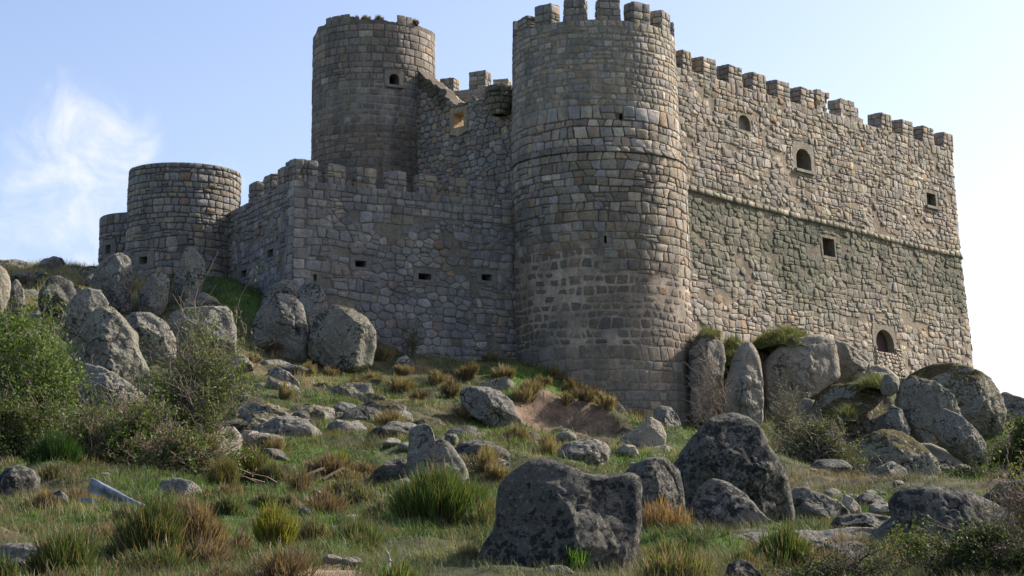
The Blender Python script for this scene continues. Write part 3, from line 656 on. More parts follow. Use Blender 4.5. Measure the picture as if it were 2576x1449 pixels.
def build_right_wall():
    rng = random.Random(21); S = rw; z0 = W(2200, 990, 102)[2]
    us = S.u; Lend = S.L
    w_arch = rrect(S, 2003, 373, 2038, 430); w_niche = rrect(S, 1858, 290, 1885, 328); w_small = rrect(S, 2333, 489, 2351, 517)
    w_low = rrect(S, 2072, 601, 2096, 643); door = rrect(S, 2206, 832, 2243, 884)
    w_low = grow(w_low, 0.03); w_arch = grow(w_arch, -0.04); w_small = grow(w_small, 0.05); door = grow(door, 0.05)
    E = [(grow(w_arch, 0.34, 0.38), w_arch), (grow(w_niche, 0.14, 0.12), w_niche), (grow(w_small, 0.26, 0.22), w_small), (grow(w_low, 0.16, 0.2), w_low), (grow(door, 0.45, 0.3), door)]
    E[4] = ((door[0] - 0.3, door[1] + 0.26, door[2] - 0.02, door[3] + 0.3), door)
    patch = (door[0] - 0.2, door[1] + 0.75, door[2] - 1.5, door[2] - 0.02)
    pt = [S.uv(x, y) for x, y in ((1738, 474), (1900, 517), (2100, 566), (2300, 618), (2418, 645))]
    sv = lambda u: float(np.interp(u, [p[0] for p in pt], [p[1] for p in pt])) 
    nz = lambda u, v, s, k=0.3: float(fbm(np.array([[u * k, v * k * 1.3, s]]), 3, 99)[0])
    def moss(u, v):
        d = sv(u) - v
        if d < -0.1: 
            if abs(u - (w_arch[0] + w_arch[1]) / 2 - 0.1) < 0.5 and v < w_arch[2]: return 0.55 * (0.6 + nz(u, v, 9, 1.5))
            return max(0, 0.22 * smooth01((d + 1.6) / 1.5) + 0.25 * nz(u, v, 2))
        return max(0, min(0.95, (1 - smooth01((d - 1.8) / 5.0)) * 0.85 + 0.55 * nz(u, v * 0.5, 5) + 0.5 * nz(u, v * 0.4, 7, 1.1)))
    def tint(u, v, c):
        m = moss(u, v); c = [a * (1 - m) + b * m * 1.0 for a, b in zip(c, (0.125, 0.135, 0.095))]
        return c
    def mortar(u, v):
        m = moss(u, v) * 0.6; k = 0.85 + 0.3 * nz(u, v, 12, 0.6); return tuple((a * (1 - m) + b * m) * k for a, b in zip((0.32, 0.265, 0.195), (0.12, 0.115, 0.08)))
    B = Build(S); holes = [e[1] for e in E]
    B.backing(0, Lend, z0, Z_RW, mortar, holes, thick=1.4)
    um = S.uv(2425, 500)[0] + 5
    ex = [e[0] for e in E] + [patch]
    mixed = lambda w_, h_, a_, b_, thr: [P for P in coursed(0, um, a_, b_, w_, h_, rng, 0.3, 0.26, 0.26) if nz(P[0][0], P[0][1], 21, 0.45) > thr] + [P for P in rubble(0, um, a_, b_, w_ * 1.05, h_ * 1.05, rng, 0.28) if nz(P[0][0], P[0][1], 21, 0.45) <= thr]
    up = mixed(0.42, 0.33, Z_RS - 3.7, Z_RW, -0.2); lo = mixed(0.48, 0.36, z0, Z_RS + 0.3, -0.08)
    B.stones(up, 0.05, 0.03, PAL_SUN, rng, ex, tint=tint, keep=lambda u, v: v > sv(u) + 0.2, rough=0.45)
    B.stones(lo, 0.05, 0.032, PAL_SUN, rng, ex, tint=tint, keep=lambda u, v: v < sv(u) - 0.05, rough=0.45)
    # blocking stones under the little door
    B.stones(rubble(patch[0], patch[1], patch[2], patch[3] + 0.35, 0.3, 0.22, rng, 0.36), 0.13, 0.04, [((0.36, 0.34, 0.30), 3), ((0.30, 0.28, 0.25), 2)], rng, [door])
    t = B.obj("curtain_wall", castle); t['label'] = "long sunlit rubble curtain wall running back to the right"
    c = (0.25, 0.24, 0.215)
    frame(S, t, "window", E[0][0], w_arch, True, 0.03, 1.1, c, sill=True, label="arched window in a studded ashlar surround")
    frame(S, t, "niche", E[1][0], w_niche, True, 0.03, 0.25, c, back=M_ST, label="small shallow blocked arch high on the wall")
    w = frame(S, t, "window", E[2][0], w_small, False, 0.03, 0.8, c, sill=True, label="small square barred window near the far corner")
    frame(S, t, "window", E[3][0], w_low, False, 0.03, 1.1, (0.19, 0.18, 0.15), label="square opening below the string course")
    frame(S, t, "doorway", E[4][0], door, True, 0.04, 0.4, c, back=M_DOOR, label="small arched doorway half blocked with loose stones")
    # string course that follows the wall
    B = Build(S); u = 0.0
    while u < um - 3:
        n = u + rng.uniform(0.45, 0.75); P = [(u, sv(u) - 0.17), (n, sv(n) - 0.17), (n, sv(n) + 0.15), (u, sv(u) + 0.15)]
        k = pick([((0.22, 0.215, 0.185), 3), ((0.27, 0.26, 0.225), 2)], rng); B.stone(P, 0.17, 0.03, k, rng, 0.15); u = n
    B.obj("string_course", t)
    i = 0
    for a, b, top, sz in ((1700, 1738, 125, 1.0), (1751, 1802, 143, 1), (1815, 1867, 167, 1), (1876, 1927, 186, 1), (1937, 1987, 205, 1), (1997, 2047, 223, 1.02), (2200, 2243, 287, 1), (2253, 2297, 303, 1), (2305, 2349, 320, 1), (2356, 2397, 337, 1.0)):
        # front face spans from the merlon's shaded left corner to its right edge
        ua = S.uv(a + 16, top + 30)[0]; ub = S.uv(b, top + 30)[0]; put_merlon(MER_S[i % 3], t, S, (ua + ub) / 2, Z_RW, 0.46, min(1.35, max(0.8, (ub - ua) / 1.0)), sz); i += 1
    # two broken merlons, heaps of loose masonry
    for (a, b, top, sd, kind) in ((2050, 2090, 231, 3, 0), (2110, 2165, 256, 5, 1)):
        r2 = random.Random(sd); V, F, C = [], [], []
        ua, _ = S.uv(a + 6, 290); ub, _ = S.uv(b, 290)
        H = 1.25 if kind == 0 else 1.15
        rows = 4
        for j in range(rows):
            f0 = 0.0 if kind == 0 else 0.0; f1 = (0.8, 0.78, 0.85, 1.0)[j] if kind == 0 else (1.15, 0.95, 0.95, 0.72)[j]
            x = ua + (ub - ua) * f0; xe = ua + (ub - ua) * f1
            if j == 3 and kind == 0: x = ua + 0.1
            while x < xe - 0.1:
                n = min(xe, x + r2.uniform(0.35, 0.6)); h0 = Z_RW + H * j / rows - 0.02; h1 = Z_RW + H * (j + 1) / rows
                for dep in (-0.05, -0.48):
                    p = S(np.array([[x + .02, h0, dep], [n - .02, h0, dep], [n - .02, h1 - .02, dep], [x + .02, h1 - .02, dep], [x + .02, h0, dep - .4], [n - .02, h0, dep - .4], [n - .02, h1 - .02, dep - .4], [x + .02, h1 - .02, dep - .4]]))
                    p = p + np.array([[r2.uniform(-.05, .05) for _ in range(3)] for _ in range(8)]); bb = len(V); V += list(p)
                    k = pick(PAL_SUN, r2); C += [k] * 8
                    for q in ((0, 1, 2, 3), (5, 4, 7, 6), (4, 0, 3, 7), (1, 5, 6, 2), (3, 2, 6, 7), (4, 5, 1, 0)): F.append(tuple(bb + z for z in q))
                x = n
        V = np.array(V) - parent_origin(t); o = mesh_obj("merlon", V, F, M_ST, t, np.array(C), False); o['label'] = ("broken merlon with a stone jutting from its top", "collapsed stepped merlon")[kind]
        m = o.modifiers.new("worn_edges", 'BEVEL'); m.width = 0.05; m.segments = 2
    # bars of the small window
    bb = Build(S)
    for k in (0.3, 0.6):
        u = w_small[0] + (w_small[1] - w_small[0]) * k; bb.quad([(u - .015, w_small[2], -.15), (u + .015, w_small[2], -.15), (u + .015, w_small[3], -.15), (u - .015, w_small[3], -.15)], (0.03, 0.03, 0.03)); bb.quad([(u, w_small[2], -.13), (u, w_small[2], -.17), (u, w_small[3], -.17), (u, w_small[3], -.13)], (0.03, 0.03, 0.03))
    bb.obj("bar", t, smooth=False)
build_right_wall()

# ---- lower enclosure: front wall and side wall
A1 = D2R(61.5); A2 = D2R(-27.8)
BC = (W(738, 600, 83.5)[0], 83.5)
fw_end = (BC[0] + math.sin(A1) * 12.6, BC[1] + math.cos(A1) * 12.6)
Z_BW = W(1240, 503, 88.5)[2]
fo = lambda v: np.interp(v, [6, 10, Z_BW], [0.35, 0.12, 0])
fw = line_surf([BC, fw_end], fo)
sw_end = (BC[0] + math.sin(A2) * 10.5, BC[1] + math.cos(A2) * 10.5)
sw = line_surf([sw_end, BC], fo)
def quoins(B, S, at_end, z0, z1, rng, pal):
    v = z0; k = 0
    while v < z1 - 0.1:
        h = min(z1 - v, rng.uniform(0.42, 0.52)); w = (0.85, 0.5)[k % 2] * rng.uniform(0.9, 1.1)
        P = [(S.L - w, v), (S.L + 0.04, v), (S.L + 0.04, v + h), (S.L - w, v + h)] if at_end else [(-0.04, v), (w, v), (w, v + h), (-0.04, v + h)]
        B.stone(P, 0.045, 0.02, pick(pal, rng), rng, 0.1); v += h; k += 1
def build_bailey():
    rng = random.Random(5)
    for S, which in ((fw, 'front'), (sw, 'side')):
        z0 = W(900, 960, 85)[2] if which == 'front' else W(700, 800, 86)[2]
        if which == 'front': H = [rrect(S, 893, 656, 920, 672), rrect(S, 1052, 688, 1084, 704), rrect(S, 1211, 690, 1237, 706), rrect(S, 789, 690, 796, 706)]
        else: H = [rrect(S, 674, 628, 689, 647), rrect(S, 607, 680, 622, 698)]
        B = Build(S); mort = lambda u, v: (0.23, 0.205, 0.17)
        B.backing(0, S.L, z0, Z_BW, mort, H, thick=0.9)
        ex = []
        for i, h in enumerate(H): ex.append((h[0] - (0.28 if i < 3 else 0.0), h[1] + (0.28 if i < 3 else 0.0), h[2] - (0.16 if i < 3 else 0), h[3] + (0.3 if i < 3 else 0)))
        q0, q1 = (0.62, S.L) if which == 'front' else (0, S.L - 0.62)
        zm = W(900, 560, 85)[2]
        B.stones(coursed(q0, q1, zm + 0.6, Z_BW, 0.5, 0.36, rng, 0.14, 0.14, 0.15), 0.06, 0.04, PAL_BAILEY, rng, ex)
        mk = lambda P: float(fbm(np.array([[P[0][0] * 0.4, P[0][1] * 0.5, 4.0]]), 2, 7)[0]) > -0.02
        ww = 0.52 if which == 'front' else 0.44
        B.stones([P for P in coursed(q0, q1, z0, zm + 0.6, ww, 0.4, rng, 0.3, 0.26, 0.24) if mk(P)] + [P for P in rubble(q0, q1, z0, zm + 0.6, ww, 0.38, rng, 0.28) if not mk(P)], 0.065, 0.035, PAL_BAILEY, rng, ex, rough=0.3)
        quoins(B, S, which == 'side', z0, Z_BW, rng, [((0.26, 0.26, 0.255), 3), ((0.23, 0.232, 0.235), 3)])
        t = B.obj("curtain_wall", castle); t['label'] = "low shaded front wall between the corner and the main round tower" if which == 'front' else "low shaded side wall between the corner and the squat round tower"
        for i, h in enumerate(H):
            frame(S, t, "loophole", ex[i] if i < 3 else grow(h, 0.02), h, False, 0.04, 0.75, (0.21, 0.21, 0.212))
        if which == 'front':
            L = ((732, 787), (822, 868), (897, 945), (976, 1022), (1053, 1099), (1129, 1172), (1198, 1246))
            for k, (a, b) in enumerate(L):
                if k == 0: continue
                ua = S.uv(a, 480)[0]; ub = S.uv(b, 480)[0]; put_merlon(MER_B[k % 3], t, S, (ua + ub) / 2, Z_BW, 0.27, (ub - ua) / 0.98, 1.0)
            me = merlon_mesh(1.15, 1.15, 1.05, 77, PAL_BAILEY); put_merlon(me, t, S, 0.6, Z_BW, 0.6, 1, 1)
        else:
            for k, (a, b) in enumerate(((616, 650), (653, 686), (687, 725))):
                ua = S.uv(a + 1, 500)[0]; ub = S.uv(a + 21, 500)[0]; put_merlon(MER_B[k % 3], t, S, (ua + ub) / 2, Z_BW, 0.42, 1.0, 1.05)
    # rear runs that close the enclosure out of sight
build_bailey()

# ---- squat round tower and the rounded wall end at far left
LT = (W(464, 500, 93)[0], 93.0); Z_LT = W(464, 409, 90.2)[2]
lt = circle_surf(LT[0], LT[1], 2.88, -178, 178, lambda v: np.interp(v, [11, Z_LT], [0.08, 0]))
def build_low_tower():
    rng = random.Random(31); S = lt; B = Build(S); uc = S.L / 2; z0 = W(464, 760, 90)[2]
    h = rrect(S, 351, 646, 372, 664); mort = lambda u, v: (0.17, 0.145, 0.11)
    B.backing(0, S.L, z0, Z_LT, mort, [h], thick=0.9, step=0.35)
    u0, u1 = uc - 2.88 * D2R(125), uc + 2.88 * D2R(125); zm = W(464, 560, 90)[2]; ex = [(h[0] - 0.4, h[1] + 0.4, h[2] - 0.3, h[3] + 0.3)]
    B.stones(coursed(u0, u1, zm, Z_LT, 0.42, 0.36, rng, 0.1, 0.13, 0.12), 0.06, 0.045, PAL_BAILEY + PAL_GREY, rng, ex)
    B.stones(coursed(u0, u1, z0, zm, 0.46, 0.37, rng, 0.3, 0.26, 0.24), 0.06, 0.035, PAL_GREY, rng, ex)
    t = B.obj("round_tower", castle); t['label'] = "squat open topped round tower left of the low wall"
    frame(S, t, "loophole", ex[0], h, False, 0.05, 0.7, (0.24, 0.235, 0.22))
    c = W(362, 600, 97); S = circle_surf(c[0], 97.0, 2.35, -150, 60, None); B = Build(S); zt = W(330, 538, 95.2)[2]; z1 = W(300, 740, 95)[2]
    h = rrect(S, 267, 616, 280, 638)
    B.backing(0, S.L, z1, zt, mort, [h], thick=0.8, step=0.35); ex = [(h[0] - 0.4, h[1] + 0.4, h[2] - 0.3, h[3] + 0.3)]
    B.stones(coursed(0, S.L, z1, zt, 0.42, 0.36, rng, 0.12, 0.13, 0.2), 0.06, 0.045, PAL_BAILEY + PAL_GREY, rng, ex)
    t = B.obj("curtain_wall", castle); t['label'] = "low rounded wall end leftmost of the castle"
    frame(S, t, "loophole", ex[0], h, False, 0.05, 0.7, (0.24, 0.235, 0.22))
build_low_tower()

# ---- rear round tower
RT = (W(939, 300, 101)[0], 101.0); Z_RT = W(900, 47, 97.5)[2]
rt = circle_surf(RT[0], RT[1], 3.52, -178, 178, None, None)
def build_rear_tower():
    rng = random.Random(41); S = rt; B = Build(S); uc = S.L / 2; z0 = W(900, 600, 97)[2]
    win = rrect(S, 979, 186, 1004, 214); slit = (S.uv(783, 240)[0] - 0.25, S.uv(783, 240)[0] + 0.25, W(783, 262, 101)[2], W(783, 212, 101)[2])
    zA = W(900, 200, 97.5)[2]; zB = W(900, 310, 97.5)[2]
    def vt(u):
        a = math.degrees((u - uc) / 3.52); z = Z_RT + 0.05 * math.sin(a * 0.9)
        if -48 < a < -14: z += 0.18
        if 2 < a < 30: z -= 0.08
        if 30 < a < 47: z += 0.2
        if a > 47 and a < 56: z -= 0.05
        if a < -62: z -= 0.25
        return z
    def mortar(u, v):
        if v > zA: return (0.19, 0.165, 0.13)
        k = 0.85 + 0.3 * float(vnoise(np.array([[u * .5, v * .5, 4.]]), 5)[0])
        return tuple(c * k for c in ((0.42, 0.36, 0.29) if v > zB else (0.27, 0.22, 0.17)))
    B.backing(0, S.L, z0, Z_RT + 0.3, mortar, [win, slit], thick=1.1, vtop=vt, step=0.35)
    u0, u1 = uc - 3.52 * D2R(125), uc + 3.52 * D2R(125); ex = [grow(win, 0.28, 0.22), grow(slit, 0.1)]
    B.stones(coursed(u0, u1, zA, Z_RT + 0.35, 0.58, 0.4, rng, 0.05, 0.04, 0.03), 0.035, 0.035, PAL_REAR, rng, ex, vtop=lambda u: vt(u) - 0.02)
    B.stones(coursed(u0, u1, zB, zA, 0.56, 0.4, rng, 0.12, 0.12, 0.05), 0.022, 0.09, PAL_REAR, rng, ex)
    B.stones(coursed(u0, u1, z0, zB, 0.55, 0.42, rng, 0.15, 0.14, 0.15), 0.025, 0.06, PAL_REAR, rng, ex, tint=lambda u, v, c: [c[0] * 0.92, c[1] * 0.87, c[2] * 0.84])
    t = B.obj("round_tower", castle); t['label'] = "tall round tower with ragged top behind the low front wall"
    frame(S, t, "window", ex[0], win, True, 0.05, 0.8, (0.24, 0.225, 0.2), sill=True)
    frame(S, t, "window", ex[1], slit, True, 0.04, 0.6, (0.2, 0.19, 0.17))
    return t
rtower = build_rear_tower()

# ---- ruined wall between the two tall towers, turret, sunlit fragment and far battlements
def build_rear_wall():
    rng = random.Random(51)
    P0 = (MT_C[0] - 3.2, 92.4); d = (-math.sin(D2R(46)), math.cos(D2R(46)))
    S = line_surf([(P0[0] + d[0] * 11, P0[1] + d[1] * 11), P0]); B = Build(S); z0 = W(1150, 600, 94)[2]
    prof = [S.uv(x, y) for x, y in ((1036, 250), (1040, 200), (1056, 180), (1075, 196), (1098, 216), (1120, 240), (1145, 262), (1165, 262), (1190, 250), (1225, 240), (1285, 222))]
    pu = [p[0] for p in prof]; pv = [p[1] for p in prof]
    vt = lambda u: float(np.interp(u, pu, pv)) + 0.1 * math.sin(u * 7.3) + 0.06 * math.sin(u * 17)
    win = rrect(S, 1142, 283, 1168, 320); win = (*win, True); mort = lambda u, v: (0.14, 0.115, 0.09)
    B.backing(0, S.L, z0, max(pv) + 0.3, mort, [win], thick=1.0, vtop=vt, step=0.3)
    ex = [(win[0] - 0.3, win[1] + 0.3, win[2] - 0.5, win[3] + 0.3)]
    def tint(u, v, c):
        if u < pu[5] and v > vt(u) - 1.1: m = 0.75; return [a * (1 - m) + b * m for a, b in zip(c, (0.085, 0.095, 0.05))]
        return c
    B.stones(rubble(0, S.L, z0, max(pv) + 0.4, 0.46, 0.36, rng, 0.28), 0.07, 0.035, PAL_GREY + [((0.22, 0.175, 0.16), 1)], rng, ex, vtop=vt, tint=tint, rough=0.35)
    t = B.obj("curtain_wall", castle); t['label'] = "ruined rubble wall with sloping mossy top between the two tall towers"
    frame(S, t, "window", ex[0], win[:4], False, 0.05, 1.0, (0.38, 0.32, 0.24), closed=False, label="square window open right through, its reveal coloured pale as if sunlit")  # warm pale frame colour stands in for sunlight on the reveal
    # corbelled turret stub
    c = W(1258, 240, 93.6); S2 = circle_surf(c[0], c[1], 0.62, -178, 178, lambda v: np.interp(v, [c[2] - 1.1, c[2] - 0.5, c[2] - 0.15, c[2] + 0.5], [-0.25, -0.05, 0.1, 0.14])); B = Build(S2)
    B.backing(0, S2.L, c[2] - 1.1, c[2] + 0.42, mort, thick=0.4, step=0.3)
    B.stones(coursed(0, S2.L, c[2] - 1.1, c[2] + 0.45, 0.5, 0.3, rng, 0.1, 0.1, 0), 0.09, 0.04, [((0.15, 0.155, 0.12), 2), ((0.19, 0.185, 0.165), 2)], rng)
    B.obj("turret", castle)['label'] = "stub of a small corbelled turret beside the main tower"
    # sunlit fragment running back from the rear tower
    a = W(1094, 200, 103); b = W(1156, 262, 109); S3 = line_surf([(a[0] - 0.3, a[1] - 0.3), (b[0] + 0.5, b[1] + 0.5)]); B = Build(S3)
    za = W(1094, 186, 103)[2]; zb = W(1150, 262, 109)[2]; vt3 = lambda u: za + (zb - za) * u / S3.L + 0.05 * math.sin(u * 9)
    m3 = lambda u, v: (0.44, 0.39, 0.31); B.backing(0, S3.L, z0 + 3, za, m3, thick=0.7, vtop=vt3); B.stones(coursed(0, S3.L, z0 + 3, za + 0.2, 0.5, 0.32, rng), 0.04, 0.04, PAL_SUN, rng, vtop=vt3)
    B.obj("inner_wall", castle)['label'] = "pale sunlit wall fragment sloping down from the rear round tower"
    # far battlements
    a = W(1100, 230, 112); b = W(1226, 246, 114.6); S4 = line_surf([(a[0] - 1.5, 115.2), (b[0], 113.0), (b[0] + 2.1, 119.5)]); B = Build(S4); zt = W(1140, 224, 113.5)[2]
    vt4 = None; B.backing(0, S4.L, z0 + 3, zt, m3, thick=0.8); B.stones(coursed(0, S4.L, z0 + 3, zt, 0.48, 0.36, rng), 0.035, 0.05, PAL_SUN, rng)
    t4 = B.obj("parapet_wall", castle); t4['label'] = "distant battlement seen above the ruined wall"
    for x0, x1, top in ((1107, 1145, 190), (1180, 1226, 182)):
        ua = S4.uv(x0, 235)[0]; ub = S4.uv(x1 - 6, 235)[0]; hh = W(x0, top, 113.5)[2] - zt; put_merlon(MER_S[x0 % 3], t4, S4, (ua + ub) / 2, zt, 0.45, (ub - ua), hh / 1.0)
    p = W(1262, 214, 116); S5 = line_surf([(p[0] - 0.8, p[1]), (p[0] + 3, p[1] - 1)]); B = Build(S5); zt5 = W(1262, 222, 116)[2]; B.backing(0, S5.L, z0 + 4, zt5, m3, thick=0.8)
    B.stones(coursed(0, S5.L, z0 + 4, zt5, 0.48, 0.36, rng), 0.035, 0.05, PAL_SUN, rng); t5 = B.obj("parapet_wall", castle); t5['label'] = "tip of a distant battlement beside the main tower"
    put_merlon(MER_S[1], t5, S5, 0.75, zt5, 0.45, 1.0, (W(1262, 201, 116)[2] - zt5))
build_rear_wall()
# plain rear walls that close the keep and enclosure on the far sides
def far_walls():
    B = Build(line_surf([(rwP[-1][0], rwP[-1][1]), (RT[0] + 1, RT[1] + 14), (RT[0] - 0.5, RT[1] + 3)])); rng = random.Random(3)
    B.backing(0, B.S.L, 9, Z_RW - 3.8, lambda u, v: (0.2, 0.18, 0.15), thick=1.2, step=1.0); B.obj("curtain_wall", castle)['label'] = "far wall of the keep hidden behind the towers"
far_walls()

# ------------------------------------------------------------------ boulders
def smooth_radii(poly, N, sm):
    P = np.array(poly, float); c = (P.max(0) + P.min(0)) / 2; 
    A2_ = 0; cx = cy = 0; n = len(P)
    for i in range(n):
        j = (i + 1) % n; k = P[i, 0] * P[j, 1] - P[j, 0] * P[i, 1]; A2_ += k; cx += (P[i, 0] + P[j, 0]) * k; cy += (P[i, 1] + P[j, 1]) * k
    c = np.array([cx, cy]) / (3 * A2_); r = np.zeros(N)
    for i in range(N):
        t = 2 * math.pi * i / N; d = np.array([math.cos(t), math.sin(t)]); best = 0
        for a in range(n):
            p = P[a] - c; q = P[(a + 1) % n] - c; e = q - p; den = d[0] * e[1] - d[1] * e[0]
            if abs(den) < 1e-9: continue
            s = (p[0] * e[1] - p[1] * e[0]) / den; m = (p[0] * d[1] - p[1] * d[0]) / den
            if s > 0 and -1e-6 <= m <= 1 + 1e-6: best = max(best, s)
        r[i] = best
    r[r == 0] = r[r > 0].mean()
    for _ in range(sm): r = 0.25 * np.roll(r, 1) + 0.5 * r + 0.25 * np.roll(r, -1)
    return c, r
BN = [0]
def boulder(label, poly, Y, thick, mat, p=2.6, cuts=5, amp=0.05, seed=None, res=1.0, name="boulder", cat="boulder", tilt=0.0, group=None, sm=1):
    BN[0] += 1; seed = seed or BN[0] * 13; rng = np.random.default_rng(seed)
    N = int(132 * res); M = int(80 * res); c, r = smooth_radii(poly, N, sm)
    C3 = W(c[0], c[1], Y); s = Y / FPX / math.cos(TH)
    th = np.arange(N) * 2 * math.pi / N; lx = r * np.cos(th) * s; lz = -r * np.sin(th) * s
    V = []
    for k in range(M + 1):
        ph = math.pi * k / M; ph = ph - 0.18 * math.sin(2 * ph); cc, ss = math.cos(ph), math.sin(ph)
        dd = -math.copysign(abs(cc) ** (2 / p), cc); rr = abs(ss) ** (2 / p) if ss > 1e-6 else 0.004
        V.append(np.stack([lx * rr, np.full(N, dd * thick), lz * rr], 1))
    V = np.concatenate(V); rx = np.abs(lx).max(); rz = np.abs(lz).max(); sc = np.array([rx, thick, rz])
    V[:, 1] += tilt * V[:, 2]
    Q = V / sc
    for _ in range(cuts + 3):
        n = np.array([rng.uniform(-0.75, 0.75), -rng.uniform(0.55, 1.0), rng.uniform(-0.45, 0.75)]); n /= np.linalg.norm(n); d = rng.uniform(0.5, 0.8)
        e = Q @ n - d; e = np.where(e > 0, e, 0) * np.clip(-Q[:, 1] * 2.2 + 0.02, 0, 1); Q = Q - n * (e * 0.95)[:, None]
    for _ in range(16):
        n = np.array([rng.uniform(-1, 1), -rng.uniform(0.15, 1.0), rng.uniform(-0.6, 1)]); n /= np.linalg.norm(n); d = rng.uniform(0.72, 0.93)
        e = Q @ n - d; e = np.where(e > 0, e, 0) * np.clip(-Q[:, 1] * 3.0, 0, 1); Q = Q - n * (e * 0.95)[:, None]
    for _ in range(3):
        n = rng.normal(size=3); n[1] = abs(n[1]); n /= np.linalg.norm(n); d = rng.uniform(0.75, 0.95); e = Q @ n - d; e = np.where((e > 0) & (Q[:, 1] > 0.05), e, 0); Q = Q - n * (e * 0.8)[:, None]
    V = Q * sc; size = (rx * rz * thick) ** (1 / 3.)
    nrm = Q / (np.linalg.norm(Q, axis=1)[:, None] + 1e-6)
    P = (V + C3) / size; f = fbm(P * 1.3, 3, seed) ; g = 1 - np.abs(fbm(P * 2.1 + 7, 4, seed + 3)) * 2.2; h = fbm(P * 7, 3, seed + 5)
    edge = np.abs(V[:, 1]) / thick; lim = 0.35 + 0.65 * np.clip(edge * 2, 0, 1)
    h2 = 1.4 * fbm((V + C3) * 4.5, 4, seed + 8, 0.6); disp = size * amp * (1.25 * f - 1.3 * np.clip(g, 0, 1) ** 9 + 0.7 * h) + min(0.05, 0.05 * size) * h2
    V = V + nrm * (disp * lim)[:, None]
    F = []
    for k in range(M):
        for i in range(N):
            j = (i + 1) % N; F.append((k * N + i, k * N + j, (k + 1) * N + j, (k + 1) * N + i))
    F = np.array(F)
    base = np.array([0, 0, V[:, 2].min()]); V = V - base
    o = fast_mesh(name, V, F[:, ::-1], mat, smooth=True); o.location = tuple(C3 + base); tag(o, label, cat, group)
    return o
G_, D_, P_, T_, MS, ML = M_R_GREY, M_R_DARK, M_R_PALE, M_R_TAN, M_R_MOSS, M_R_MOSSL
